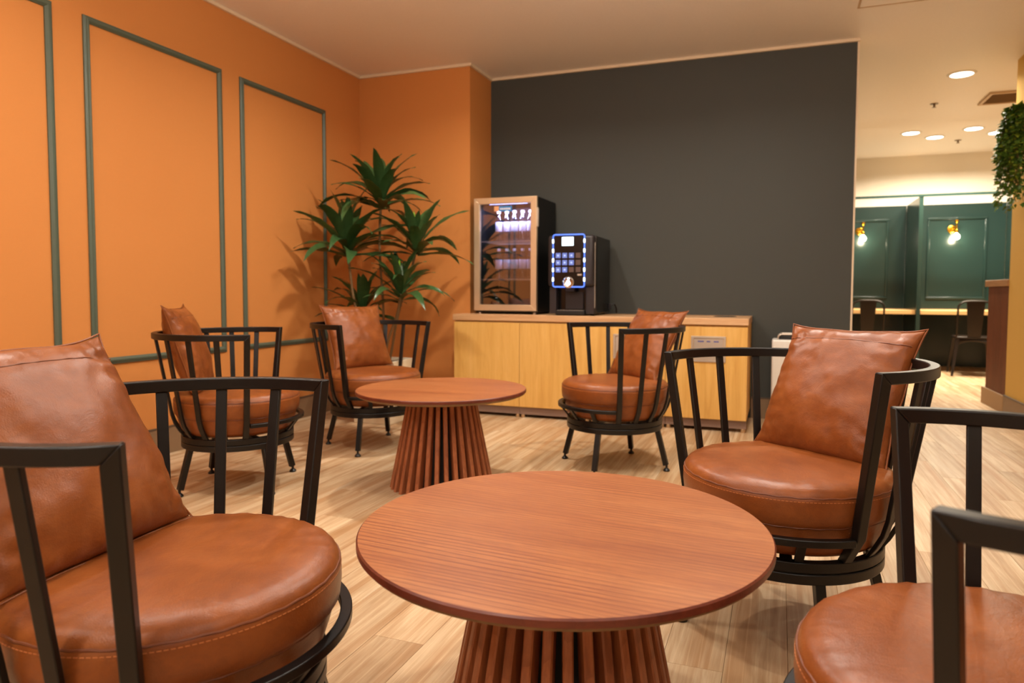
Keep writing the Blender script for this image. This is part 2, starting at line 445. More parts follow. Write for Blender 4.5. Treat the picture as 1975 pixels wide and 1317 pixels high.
# picture-frame mouldings on the orange wall, each of four strips
def moulding(n, y0, y1, z0, z1, w=0.034):
    root = empty('trim_%d' % n, (XL, 0, 0)); root['kind'] = 'structure'
    def strip(a, b, along):
        # stepped profile swept along y or z
        bm = bmesh.new()
        prof = [(-w / 2, 0.0006), (-w / 2, 0.009), (-w / 2 + 0.006, 0.012), (-0.005, 0.013), (-0.002, 0.018), (0.006, 0.019), (w / 2 - 0.004, 0.012), (w / 2, 0.008), (w / 2, 0.0006)]
        A, B = [], []
        for u, d in prof:
            if along == 'y': A.append((d, a[0] + b[2] * u, a[1] + a[2] * u)); B.append((d, b[0] - b[2] * u, a[1] + a[2] * u))
            else: A.append((d, a[0] + a[2] * u, a[1] + b[2] * u)); B.append((d, a[0] + a[2] * u, b[1] - b[2] * u))
        va = [bm.verts.new(p) for p in A]; vb = [bm.verts.new(p) for p in B]
        for i in range(len(va) - 1): bm.faces.new((va[i], va[i + 1], vb[i + 1], vb[i]))
        bm.faces.new(va[::-1]); bm.faces.new(vb)
        obj('moulding_strip', bm, M_mould, root, angle=25)
    h = w / 2
    # a=(y,z,sign across) ; sign +1: inner side is +u
    strip((y0 + h, z1 - h, -1), (y1 - h, z1 - h, 1), 'y')
    strip((y0 + h, z0 + h, 1), (y1 - h, z0 + h, 1), 'y')
    strip((y0 + h, z0 + h, 1), (y0 + h, z1 - h, 1), 'z')
    strip((y1 - h, z0 + h, -1), (y1 - h, z1 - h, 1), 'z')
PZ0, PZ1 = 0.543, 2.283
moulding(6, 1.45, 2.329, PZ0, PZ1)
moulding(7, 2.483, 3.375, PZ0, PZ1)
moulding(8, 3.526, 4.399, PZ0, PZ1)
moulding(9, 0.40, 1.30, PZ0, PZ1)

# floor: sub-base plus individual planks
floor = struct('floor', bx((XL - 0.15, Y0 - 0.1, -0.1), (XE + 0.1, YF + 0.1, -0.003)), M_joint)
PW, PL, GAP = 0.15, 0.92, 0.0008
def visible(x, y):
    d = Vector((x, y, -0.93)); z = d.dot(F_)
    if z < 0.3: return None
    u = 987.5 + 39.1 + 1320 * d.dot(R_) / z; v = 658.5 - 29.8 - 1320 * d.dot(U_) / z
    if -60 < u < 2035 and v < 1420: return z
    return None
bm = bmesh.new()
x2, y2, b = PW - GAP, PL - GAP, 0.0006
bot = [bm.verts.new(p) for p in ((0, 0, -0.003), (x2, 0, -0.003), (x2, y2, -0.003), (0, y2, -0.003))]
mid = [bm.verts.new(p) for p in ((0, 0, -b), (x2, 0, -b), (x2, y2, -b), (0, y2, -b))]
top = [bm.verts.new(p) for p in ((b, b, 0), (x2 - b, b, 0), (x2 - b, y2 - b, 0), (b, y2 - b, 0))]
for i in range(4):
    j = (i + 1) % 4
    bm.faces.new((bot[i], bot[j], mid[j], mid[i])); bm.faces.new((mid[i], mid[j], top[j], top[i]))
bm.faces.new(top)
plank_me = to_mesh(bm, 'plank', M_floor, 20)
cand, rest = [], []
col_i = 0
x = XL
while x < XE:
    off = (col_i * 0.37 * PL) % PL
    y = -0.7 - off
    while y < YF - 0.02:
        zc = visible(x + PW / 2, y + PL / 2) or visible(x + PW / 2, y + PL) or visible(x + PW / 2, y)
        hid = (x < XP and y > YP) or (x < XR - 0.1 and y > YB) or x > 2.75
        (cand if zc and not hid else rest).append((zc or 99, x, y))
        y += PL
    x += PW; col_i += 1
cand.sort()
for z_, x, y in cand[:292]:
    link('plank', plank_me, floor, (x, y, 0))
bm = bmesh.new()
for z_, x, y in rest + cand[292:]:
    y1 = min(y + y2, YF); yb = y
    tv = [bm.verts.new(p) for p in ((x, yb, -0.0002), (x + x2, yb, -0.0002), (x + x2, y1, -0.0002), (x, y1, -0.0002))]
    bv = [bm.verts.new((v.co.x, v.co.y, -0.0029)) for v in tv]
    bm.faces.new(tv)
    for i in range(4): bm.faces.new((bv[i], bv[(i + 1) % 4], tv[(i + 1) % 4], tv[i]))
tag(obj('plank', bm, M_floor, floor), kind='stuff')

# ------------------------------------------------------------------ round slatted tables
def make_table(loc, rot, label):
    root = empty('coffee_table', loc, rot)
    tag(root, label, 'table', 'round slat-base tables')
    return root
TH, TR = 0.464, 0.404
def table_parts(root):
    bm = bmesh.new()
    lathe(bm, [(0, TH), (TR - 0.003, TH), (TR, TH - 0.003), (TR, TH - 0.014), (TR - 0.006, TH - 0.0145)], 128, mats=[0, 1, 1, 1])
    bmesh.ops.contextual_create(bm, geom=[]) if False else None
    obj('table_top', bm, [M_top, M_edge], root, angle=30)
    bm = bmesh.new()
    lathe(bm, [(TR - 0.0035, TH - 0.0147), (TR - 0.006, TH - 0.021), (TR - 0.02, TH - 0.027), (0, TH - 0.027)], 96)
    tag(obj('underside', bm, M_ply, root, angle=30), 'paler bare underside of the table top')
    N = 32
    bm = bmesh.new()
    w, d = 0.0195, 0.042
    r0, r1, z0, z1 = 0.248, 0.159, 0.0, TH - 0.0275
    A = [bm.verts.new(p) for p in ((r0 - d, -w / 2, z0), (r0 - 0.003, -w / 2, z0), (r0, -w / 2 + 0.003, z0), (r0, w / 2 - 0.003, z0), (r0 - 0.003, w / 2, z0), (r0 - d, w / 2, z0))]
    B = [bm.verts.new((v.co.x - r0 + r1, v.co.y * 0.96, z1)) for v in A]
    for i in range(6): bm.faces.new((A[i], A[(i + 1) % 6], B[(i + 1) % 6], B[i]))
    bm.faces.new(A[::-1]); bm.faces.new(B)
    me = to_mesh(bm, 'slat', M_slat, 25)
    for k in range(N): link('slat', me, root, None, 2 * PI * k / N + 0.03)
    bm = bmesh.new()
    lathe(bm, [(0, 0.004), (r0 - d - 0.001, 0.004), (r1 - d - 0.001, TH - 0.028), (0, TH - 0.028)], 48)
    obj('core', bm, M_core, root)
near_table = make_table((-0.400, 1.295, 0), math.radians(-4), 'larger-looking round red-brown slat-base table that the three big chairs surround')
table_parts(near_table)
far_table = empty('coffee_table', (-1.513, 2.919, 0), math.radians(8))
tag(far_table, 'smaller-looking round red-brown slat-base table in front of the cabinets', 'table', 'round slat-base tables')
for ch in list(near_table.children):
    c = ch.copy(); COL.objects.link(c); c.parent = far_table

# ------------------------------------------------------------------ barrel chairs
A_END = 1.2008
SP = (2 * PI - 2 * A_END) / 11
RM = 0.3475
def post_path(rt, zt_, bend):
    """(r, z) of an upright from rail down to ring"""
    p = [(rt, zt_)]
    rb, zb = 0.284, 0.335
    if bend < 0.5:
        p += [(rb, zb), (0.239, 0.262)]
    else:
        p += [(0.296, 0.41), (0.289, 0.365), (0.277, 0.325), (0.259, 0.291), (0.240, 0.262)]
    return p
def upright(bm, ang, w, d, path):
    c, s = math.cos(ang), math.sin(ang)
    pts, sd, up = [], [], []
    n = len(path)
    for k, (r, z) in enumerate(path):
        a = path[max(k - 1, 0)]; b_ = path[min(k + 1, n - 1)]
        tr, tz = b_[0] - a[0], b_[1] - a[1]; L = math.hypot(tr, tz)
        nr, nz = -tz / L, tr / L
        if k == 0 or k == n - 1: nr, nz = 1, 0
        pts.append((r * c, r * s, z)); sd.append((-s, c, 0)); up.append((nr * c, nr * s, nz))
    sweep(bm, pts, sd, up, w, d)

def make_chair():
    root = empty('barrel_chair')
    bm = bmesh.new()
    prof = [(0, 0.268), (0.205, 0.266), (0.232, 0.274), (0.246, 0.29), (0.258, 0.325), (0.2645, 0.352), (0.2665, 0.3545), (0.2755, 0.366), (0.2785, 0.392), (0.2782, 0.415), (0.2770, 0.4265),
            (0.2752, 0.4285), (0.2742, 0.4315), (0.2685, 0.443), (0.256, 0.4515), (0.236, 0.456), (0.20, 0.4585), (0.14, 0.4605), (0.07, 0.4615), (0, 0.462)]
    lathe(bm, prof, 96)
    for v in bm.verts:
        n3 = mnoise.noise(Vector((v.co.x * 9, v.co.y * 9, v.co.z * 9))); v.co.z += 0.0022 * n3 if v.co.z > 0.4 else 0
        a = math.atan2(v.co.y, v.co.x)
        if v.co.z > 0.40 and math.hypot(v.co.x, v.co.y) > 0.22: v.co.z += 0.0012 * math.sin(a * 34 + 2 * math.sin(a * 5))
    cush = obj('seat_cushion', bm, M_leather, root, angle=60)
    bm = bmesh.new()
    def ringp(r, z, n=120): return [(r * math.cos(2 * PI * k / n), r * math.sin(2 * PI * k / n), z + 0.0010 * math.sin(k * 1.78)) for k in range(n)]
    tube(bm, ringp(0.2752, 0.4295), 0.0022, 6, True)
    tube(bm, ringp(0.2652, 0.3535), 0.0022, 6, True)
    obj('seam', bm, M_thread, cush)
    bm = bmesh.new()
    n = 190
    for k in range(n):
        a = 2 * PI * k / n; c, s = math.cos(a), math.sin(a)
        for r, z in ((0.2772, 0.4205),):
            p0 = Vector((r * c, r * s, z)); tg = Vector((-s, c, 0))
            sweep(bm, [p0 - tg * 0.0032, p0 + tg * 0.0032], [(c, s, 0)] * 2, [(0, 0, 1)] * 2, 0.0022, 0.0012)
    tag(obj('stitching', bm, M_stitch, cush), 'pale orange double stitching around the seat', kind='stuff')
    bm = bmesh.new(); arc_bar(bm, RM, 0.7255, A_END + 0.036, 2 * PI - A_END - 0.036, 0.025, 0.027, 72)
    bm.verts.ensure_lookup_table(); nv = len(bm.verts)
    for idx, da in ((2, -0.072), (3, -0.072), (nv - 2, 0.072), (nv - 1, 0.072)):   # mitred ends
        v = bm.verts[idx]; r_ = math.hypot(v.co.x, v.co.y); a_ = math.atan2(v.co.y, v.co.x) + da
        v.co.x, v.co.y = r_ * math.cos(a_), r_ * math.sin(a_)
    obj('top_rail', bm, M_metal, root, 0.0028)
    for sgn in (-1, 1):
        bm = bmesh.new(); upright(bm, sgn * A_END, 0.025, 0.025, post_path(RM, 0.739, 0))
        bm.verts.ensure_lookup_table()
        for v in list(bm.verts)[:4]:
            c_, s_ = math.cos(sgn * A_END), math.sin(sgn * A_END)
            if (v.co.x * -s_ + v.co.y * c_) * sgn > 0: v.co.z = 0.7125
        obj('post', bm, M_metal, root, 0.0025)
    for k in range(1, 11):
        bm = bmesh.new(); upright(bm, A_END + SP * k, 0.023, 0.011, post_path(RM, 0.7125, 1))
        obj('slat', bm, M_metal, root, 0.0018)
    bm = bmesh.new(); arc_bar(bm, 0.2865, 0.326, -A_END + 0.05, A_END - 0.05, 0.022, 0.018, 40)
    obj('front_rail', bm, M_metal, root, 0.0022)
    for k in range(4):
        a = -A_END + (2 * A_END) * (k + 1) / 5
        bm = bmesh.new(); upright(bm, a, 0.022, 0.011, [(0.284, 0.318), (0.24, 0.262)])
        obj('strut', bm, M_metal, root, 0.0016)
    bm = bmesh.new(); arc_bar(bm, 0.2365, 0.2495, 0, 2 * PI, 0.025, 0.026, 72, True)
    obj('seat_ring', bm, M_metal, root, 0.0025)
    bm = bmesh.new()
    for a in (0.6, 0.6 + PI / 2):
        c, s = math.cos(a), math.sin(a)
        sweep(bm, [(-0.23 * c, -0.23 * s, 0.252), (0.23 * c, 0.23 * s, 0.252)], [(-s, c, 0)] * 2, [(0, 0, 1)] * 2, 0.03, 0.016)
    obj('crossbar', bm, M_metal, root)
    bm = bmesh.new(); arc_bar(bm, 0.2365, 0.2205, 0, 2 * PI, 0.025, 0.026, 72, True)
    obj('swivel_ring', bm, M_metal, root, 0.0025)
    for k in range(4):
        bm = bmesh.new()
        tr, tz = 0.285 - 0.232, 0.02 - 0.209; L = math.hypot(tr, tz)
        sweep(bm, [(0.232, 0, 0.2095), (0.2805, 0, 0.030)], [(0, 1, 0)] * 2, [(-tz / L, 0, tr / L)] * 2, 0.025, 0.025)
        lg = obj('leg', bm, M_metal, root, 0.002)
        bm = bmesh.new(); lathe(bm, [(0, 0.0), (0.0165, 0.0), (0.0175, 0.006), (0.011, 0.014), (0.006, 0.018), (0.006, 0.034), (0, 0.034)], 16, (0.2835, 0, 0))
        obj('foot_glide', bm, M_glide, lg)
    return root
def copy_tree(o, parent=None):
    c = o.copy(); COL.objects.link(c)
    if parent: c.parent = parent
    for ch in o.children: copy_tree(ch, c)
    return c
CH = dict(  # x, y, heading, scale, leg angle (world)
    A=(-0.999, 0.920, 0.232, 0.991, 0.55), E=(0.027, 2.024, -2.168, 1.010, 0.34), F=(0.303, 1.043, 3.060, 0.980, 0.6),
    D=(-0.820, 3.570, -2.461, 1.016, 1.451), C=(-2.278, 3.512, -0.345, 1.0, 1.825), B=(-2.427, 2.583, 0.496, 0.997, 1.235))
CL = dict(A='big brown leather barrel chair in front of the orange mouldings, cropped by the picture edge',
          E='brown leather barrel chair beside the big table with white bin and booths behind it',
          F='barrel chair cropped at the picture corner, bare round seat and black arm ends showing',
          D='brown leather barrel chair in front of the yellow oak cabinets, pillow turned aside',
          C='brown leather barrel chair in front of the dracaena, partly hidden by the small-looking table',
          B='brown leather barrel chair seen from its side, under the green-framed orange wall panels')
proto = make_chair()
chairs = {}
for i, k in enumerate('AEFDCB'):
    x, y, th, sc, lg = CH[k]
    o = proto if i == 0 else copy_tree(proto)
    o.location = (x, y, 0); o.rotation_euler.z = th; o.scale = (sc, sc, sc)
    tag(o, CL[k], 'chair', 'brown leather barrel chairs')
    q = 0
    for ch in o.children:
        if ch.name.split('.')[0] == 'leg':
            ch.rotation_euler.z = lg - th + q * PI / 2; q += 1
    chairs[k] = o

# ------------------------------------------------------------------ pillows leaning in the chairs
PIL = dict(E=(-0.137, -0.002, 0.459, -0.053, 0.471, 0.423, 0.411), A=(-0.137, -0.005, 0.461, -0.106, 0.524, 0.415, 0.427),
           D=(-0.126, -0.067, 0.462, 0.167, 0.532, 0.423, 0.424), C=(-0.150, 0.05, 0.460, -0.05, 0.40, 0.41, 0.41), B=(-0.160, 0.02, 0.458, 0.12, 0.30, 0.419, 0.416), F=(-0.14, 0.0, 0.46, 0.0, 0.47, 0.42, 0.42))
PLAB = dict(E='tan leather pillow upright on the chair in front of the booths, seam near top',
            A='big tan leather pillow with stitched top band, cropped by the picture edge',
            D='square tan leather pillow tilted aside on the chair in front of the cabinets',
            C='square tan leather pillow on the chair in front of the dracaena',
            B='tan leather pillow seen edge-on, on the chair under the orange wall panels',
            F='tan leather pillow at the back of the corner chair, outside the picture')
def make_pillow(name, s, h, seed, T=0.070):
    rnd = random.Random(seed)
    N = 36
    def pos(i, j, side):
        u = -1 + 2 * i / N; v = -1 + 2 * j / N
        pin = 0.085
        pin_ = pin
        x = u * (1 - pin * (1 - v ** 4) * abs(u) ** 3 + 0.03 * mnoise.noise(Vector((v * 2.1 + seed, 4.4, u))) * u * u); z = v * (1 - (pin if v > 0 else 0.02) * (1 - u ** 4) * abs(v) ** 3 + 0.03 * mnoise.noise(Vector((u * 2.1 + seed, 9.4, v))) * v * v * (1 if v > 0 else 0.3))
        e = max(0.0, 1 - abs(u) ** 2.3) ** 0.55 * max(0.0, 1 - abs(v) ** 2.3) ** 0.55
        wr = mnoise.fractal(Vector((u * 2.3 + seed * 3.1, v * 2.3, side * 5.0)), 1.0, 2.0, 3)
        edge = (1 - abs(e)) * e * 4
        corner = abs(u) ** 2 * abs(v) ** 2
        rip = mnoise.noise(Vector((u * 9 + seed, v * 1.8, side * 3 + 1))) * max(0, abs(v) - 0.45) + mnoise.noise(Vector((u * 1.8, v * 9 + seed, side * 3 + 7))) * max(0, abs(u) - 0.45)
        diag = mnoise.noise(Vector(((u * v) * 9 + seed, (abs(u) - abs(v)) * 7, side * 2.0))) * corner
        th = T * e * (1 + 0.10 * wr) + e ** 0.4 * (0.024 * rip * edge + 0.04 * diag * edge)
        if side > 0 and 0.66 < v < 0.76: th -= 0.0028 * (1 - abs(v - 0.71) / 0.05) * (1 if e > 0.02 else 0)
        bend = -0.018 * (u * u) * 0 
        return Vector((side * th + bend, x * s / 2, (z + 1) * h / 2))
    bm = bmesh.new(); G = {}
    for i in range(N + 1):
        for j in range(N + 1):
            rim = i in (0, N) or j in (0, N)
            v1 = bm.verts.new(pos(i, j, 1)); G[i, j, 1] = v1
            G[i, j, -1] = v1 if rim else bm.verts.new(pos(i, j, -1))
    for sd in (1, -1):
        for i in range(N):
            for j in range(N):
                q = [G[i, j, sd], G[i + 1, j, sd], G[i + 1, j + 1, sd], G[i, j + 1, sd]]
                if len(set(q)) == 4: bm.faces.new(q if sd > 0 else q[::-1])
    o = obj(name, bm, M_leather, None, angle=180)
    m = o.modifiers.new('sub', 'SUBSURF'); m.levels = 1; m.render_levels = 1
    bm = bmesh.new()
    pts = [pos(i, N * 0.855, 1) + Vector((0.0006, 0, 0)) for i in range(1, N)]
    tube(bm, pts, 0.0017, 6)
    obj('seam', bm, M_thread, o)
    # piped edge all round
    rim = [pos(i, 0, 1) for i in range(N)] + [pos(N, j, 1) for j in range(N)] + [pos(N - i, N, 1) for i in range(N)] + [pos(0, N - j, 1) for j in range(N)]
    bm = bmesh.new(); tube(bm, rim, 0.0024, 6, True)
    obj('piping', bm, M_leather, o, angle=180)
    return o
for n, k in enumerate('AEDCBF'):
    d, l, z, yw, tl, s, h = PIL[k]
    X, Y, th, sc, lg = CH[k]
    o = make_pillow('pillow', s + 0.012, h + 0.012, n + 2)
    a = th + yw
    o.location = (X + d * math.cos(th) - l * math.sin(th), Y + d * math.sin(th) + l * math.cos(th), z - 0.010)
    o.rotation_euler = (0, -tl, a)
    tag(o, PLAB[k], 'pillow', 'tan leather pillows')

# ------------------------------------------------------------------ cabinets and worktop
C0, C1, YC, ZT = -2.314, -0.19, 4.661, 0.754
cw = (C1 - C0) / 4
cab_lab = ['yellow oak cabinet beside the orange pillar, plain door', 'yellow oak cabinet with plain door under the coffee machine', 'yellow oak cabinet behind the chair with the tilted pillow, its plate half hidden',
           'yellow oak cabinet with steel flap plate at the open end of the row']
for k in range(4):
    xa, xb = C0 + cw * k + 0.001, C0 + cw * (k + 1) - 0.001
    root = empty('cabinet', ((xa + xb) / 2, YC, 0)); tag(root, cab_lab[k], 'cabinet', 'oak cabinets under the worktop')
    hx = (xb - xa) / 2
    bm = bmesh.new(); lx0 = -hx if k else XP + 0.002 - (xa + xb) / 2
    box(bm, (lx0, 0.022, 0.078), (hx, 0.60, ZT - 0.0465))
    if k == 0: box(bm, (-hx, 0.022, 0.078), (lx0 - 0.0005, 0.19, ZT - 0.0465))
    obj('carcass', bm, M_carc if k < 3 else M_door, root)
    bm = bmesh.new(); box(bm, (-hx + 0.0005, 0.001, 0.080), (hx - 0.0005, 0.0205, ZT - 0.058))
    door = obj('door', bm, M_door, root, 0.0012)
    bm = bmesh.new(); box(bm, (-hx, 0.018, 0.024), (hx, 0.034, 0.0775))
    obj('kickboard', bm, M_kick, root)
    for sx in (-1, 1):
        bm = bmesh.new(); lathe(bm, [(0, 0), (0.014, 0), (0.014, 0.02), (0.010, 0.0235), (0, 0.0235)], 14, (sx * (hx - 0.02), 0.027, 0))
        obj('foot', bm, M_cbase, root)
    if k >= 2:
        cx = 0.0155 if k == 3 else 0.0155 - 0.0
        fl = 0.112
        bm = bmesh.new()
        z0, z1 = 0.462, 0.634
        # steel surround of four mitred bars
        bt = 0.014
        for (a, b_) in (((cx - fl, z0), (cx + fl, z0 + bt)), ((cx - fl, z1 - bt), (cx + fl, z1)), ((cx - fl, z0 + bt), (cx - fl + bt, z1 - bt)), ((cx + fl - bt, z0 + bt), (cx + fl, z1 - bt))):
            box(bm, (a[0], -0.006, a[1]), (b_[0], 0.0008, b_[1]))
        pl = obj('flap_surround', bm, M_steel, door, 0.001)
        bm = bmesh.new(); box(bm, (cx - fl + bt + 0.002, -0.0025, z0 + bt + 0.002), (cx + fl - bt - 0.002, 0.0008, z1 - bt - 0.002))
        obj('push_flap', bm, M_steel, door, 0.001)
        bm = bmesh.new()
        for xs, wd in ((-0.068, 0.046), (-0.010, 0.030), (0.036, 0.032)):
            n = int(wd / 0.008)
            for q in range(n):
                xx = cx + xs + q * 0.008
                box(bm, (xx, -0.0034, 0.594), (xx + 0.006, -0.0026, 0.603))
        tag(obj('lettering', bm, M_blue, door), 'blue lettering on the steel flap')
wt = empty('worktop', ((C0 + C1) / 2, YC, 0)); tag(wt, 'long pale wood worktop over the cabinets, holding fridge and coffee machine', 'worktop')
hx = (C1 - C0) / 2
bm = bmesh.new()
nx = XP + 0.002 - (C0 + C1) / 2
poly = [(-hx - 0.008, -0.004), (hx + 0.004, -0.004), (hx + 0.004, YB - YC - 0.002), (nx, YB - YC - 0.002), (nx, YP - YC - 0.002), (-hx - 0.008, YP - YC - 0.002)]
lo_ = [bm.verts.new((*p, ZT - 0.045)) for p in poly]; hi_ = [bm.verts.new((*p, ZT)) for p in poly]
bm.faces.new(lo_[::-1]); bm.faces.new(hi_)
for i in range(6): bm.faces.new((lo_[i], lo_[(i + 1) % 6], hi_[(i + 1) % 6], hi_[i]))
obj('slab', bm, M_work, wt, 0.003)
bm = bmesh.new(); lathe(bm, [(0.055, ZT + 0.0005), (0.055, ZT + 0.002), (0.064, ZT + 0.004), (0.078, ZT + 0.002), (0.080, ZT + 0.0005)], 40, (-0.36 - (C0 + C1) / 2, 0.33, 0))
tag(obj('steel_ring', bm, M_chrome, wt), 'steel ring of the disposal hole')
bm = bmesh.new(); lathe(bm, [(0, ZT + 0.0012), (0.056, ZT + 0.0012)], 40, (-0.36 - (C0 + C1) / 2, 0.33, 0))
obj('hole', bm, M_black, wt)

# ------------------------------------------------------------------ bottle fridge
FX0, FX1, FY0, FY1, FZ0, FZ1 = -2.206, -1.700, 4.79, 5.245, 0.768, 1.630
fr = empty('fridge', ((FX0 + FX1) / 2, FY0, ZT)); tag(fr, 'glass-door drinks fridge with steel frame on the worktop', 'fridge')
def fb(a, b_):  # world box to fridge local
    o = fr.location
    return bx(tuple(a[i] - o[i] for i in range(3)), tuple(b_[i] - o[i] for i in range(3)))
def fbm(bm, a, b_):
    o = fr.location
    box(bm, tuple(a[i] - o[i] for i in range(3)), tuple(b_[i] - o[i] for i in range(3)))
w = 0.03
bm = bmesh.new(); ys = FY0 + 0.036
fbm(bm, (FX0, ys, FZ0), (FX0 + w, FY1, FZ1)); fbm(bm, (FX1 - w, ys, FZ0), (FX1, FY1, FZ1))
fbm(bm, (FX0 + w, ys, FZ0), (FX1 - w, FY1, FZ0 + 0.05)); fbm(bm, (FX0 + w, ys, FZ1 - w), (FX1 - w, FY1, FZ1)); fbm(bm, (FX0 + w, FY1 - w, FZ0 + 0.05), (FX1 - w, FY1, FZ1 - w))
obj('body', bm, M_black, fr)
# door frame: four mitred bars
bw = 0.046
def mitre_frame(x0, x1, z0, z1, wd, y0, y1):
    bm = bmesh.new(); o = fr.location
    out = [(x0, z0), (x1, z0), (x1, z1), (x0, z1)]; inn = [(x0 + wd, z0 + wd), (x1 - wd, z0 + wd), (x1 - wd, z1 - wd), (x0 + wd, z1 - wd)]
    for i in range(4):
        j = (i + 1) % 4
        q = [out[i], out[j], inn[j], inn[i]]
        g = 0.0006
        f_ = [bm.verts.new((p[0] - o.x, y0 - o.y, p[1] - o.z)) for p in q]; b_ = [bm.verts.new((p[0] - o.x, y1 - o.y, p[1] - o.z)) for p in q]
        bm.faces.new(f_); bm.faces.new(b_[::-1])
        for a in range(4): bm.faces.new((f_[a], f_[(a + 1) % 4], b_[(a + 1) % 4], b_[a]))
    return bm
door = obj('door', mitre_frame(FX0, FX1, FZ0 + 0.012, FZ1, bw, FY0, FY0 + 0.032), M_gold, fr, 0.002)
obj('pane', fb((FX0 + bw - 0.004, FY0 + 0.012, FZ0 + bw + 0.006), (FX1 - bw + 0.004, FY0 + 0.018, FZ1 - bw + 0.004)), M_glass, door)
obj('handle', fb((FX1 + 0.0005, FY0 + 0.004, 1.405), (FX1 + 0.012, FY0 + 0.026, 1.545)), M_steel, door, 0.003)
for zs in (1.015, 1.305):
    bm = bmesh.new()
    for k in range(14):
        yy = FY0 + 0.07 + k * 0.026
        fbm(bm, (FX0 + w + 0.004, yy, zs), (FX1 - w - 0.004, yy + 0.004, zs + 0.004))
    fbm(bm, (FX0 + w + 0.004, FY0 + 0.06, zs - 0.004), (FX1 - w - 0.004, FY0 + 0.066, zs + 0.006))
    obj('wire_shelf', bm, M_steel, fr)
obj('light_tube', fb((FX0 + 0.10, FY0 + 0.062, FZ1 - w - 0.012), (FX1 - 0.10, FY0 + 0.074, FZ1 - w - 0.001)), E_fridge, fr)
sg = obj('sign_card', fb((-2.040, FY0 + 0.006, 1.527), (-1.900, FY0 + 0.0115, 1.565)), M_signb, door)
obj('sign_square', fb((-2.040, FY0 + 0.0045, 1.527), (-2.002, FY0 + 0.0058, 1.565)), M_signo, door)
bm = bmesh.new()
for k in range(6): fbm(bm, (-1.992 + k * 0.0145, FY0 + 0.0045, 1.538), (-1.992 + k * 0.0145 + 0.010, FY0 + 0.0058, 1.552))
obj('sign_lettering', bm, M_label, door)
for sx in (FX0 + 0.03, FX1 - 0.03):
    for sy in (FY0 + 0.05, FY1 - 0.05):
        bm = bmesh.new(); o = fr.location
        lathe(bm, [(0, 0.0), (0.014, 0), (0.012, 0.0145), (0, 0.0145)], 14, (sx - o.x, sy - o.y, 0))
        obj('foot', bm, M_steel, fr)
ld = bpy.data.lights.new('fridge_lamp', 'AREA'); ld.shape = 'RECTANGLE'; ld.size = 0.34; ld.size_y = 0.02; ld.energy = 6; ld.color = (0.50, 0.55, 1.0)
lo = bpy.data.objects.new('fridge_lamp', ld); lo.location = ((FX0 + FX1) / 2, FY0 + 0.10, FZ1 - w - 0.02); lo.rotation_euler = (math.radians(22), 0, 0); COL.objects.link(lo)
# bottles: five on each shelf
def make_bottle():
    root = empty('water_bottle')
    bm = bmesh.new()
    lathe(bm, [(0, 0.002), (0.026, 0.0), (0.029, 0.006), (0.029, 0.075), (0.0275, 0.08), (0.0275, 0.155), (0.029, 0.16), (0.027, 0.175), (0.016, 0.200), (0.0125, 0.210), (0.0125, 0.218), (0, 0.218)], 24)
    obj('body', bm, M_bottle, root)
    bm = bmesh.new(); lathe(bm, [(0.0285, 0.082), (0.0288, 0.083), (0.0288, 0.152), (0.0285, 0.153)], 24)
    obj('label', bm, M_label, root)
    bm = bmesh.new(); lathe(bm, [(0, 0.238), (0.013, 0.238), (0.0145, 0.235), (0.0145, 0.2185), (0, 0.2185)], 20)
    obj('cap', bm, M_cap, root)
    return root
b0 = make_bottle()
ordn = ['first', 'second', 'third', 'fourth', 'fifth']
first = True
for zs, sh in ((1.3095, 'upper'), (1.0195, 'lower')):
    for k in range(5):
        o = b0 if first else copy_tree(b0); first = False
        o.location = (-2.068 + k * 0.0655, 4.955 + 0.004 * (k % 2), zs)
        tag(o, '%s clear bottle with white label from the hinge side on the %s fridge shelf' % (ordn[k], sh), 'bottle', 'bottles on the %s fridge shelf' % sh)

# ------------------------------------------------------------------ coffee machine
MX0, MX1, MY0, MY1, MZ1 = -1.578, -1.240, 4.72, 5.20, 1.329
cm = empty('coffee_machine', ((MX0 + MX1) / 2, MY0, ZT)); tag(cm, 'black coffee machine with blue-lit keypad on the worktop', 'coffee machine')
def cb(a, b_, bm=None):
    o = cm.location; bm = bm or bmesh.new()
    box(bm, tuple(a[i] - o[i] for i in range(3)), tuple(b_[i] - o[i] for i in range(3))); return bm
obj('body', cb((MX0 + 0.004, MY0 + 0.07, ZT + 0.012), (MX1, MY1, MZ1 - 0.004)), M_gloss, cm, 0.006)
obj('side_cheek', cb((MX0 + 0.004, MY0 + 0.004, ZT + 0.012), (MX0 + 0.055, MY0 + 0.0695, 0.9615)), M_dkpl, cm, 0.004)
obj('side_cheek', cb((MX1 - 0.062, MY0 + 0.004, ZT + 0.012), (MX1, MY0 + 0.0695, 0.9615)), M_dkpl, cm, 0.004)
obj('front_panel', cb((MX0, MY0 - 0.030, 0.962), (MX1 + 0.001, MY0 + 0.0695, MZ1)), M_dkpl, cm, 0.022, seg=4)
obj('glass_face', cb((-1.535, MY0 - 0.034, 0.968), (-1.307, MY0 - 0.0302, 1.325)), M_gloss, cm, 0.0015)
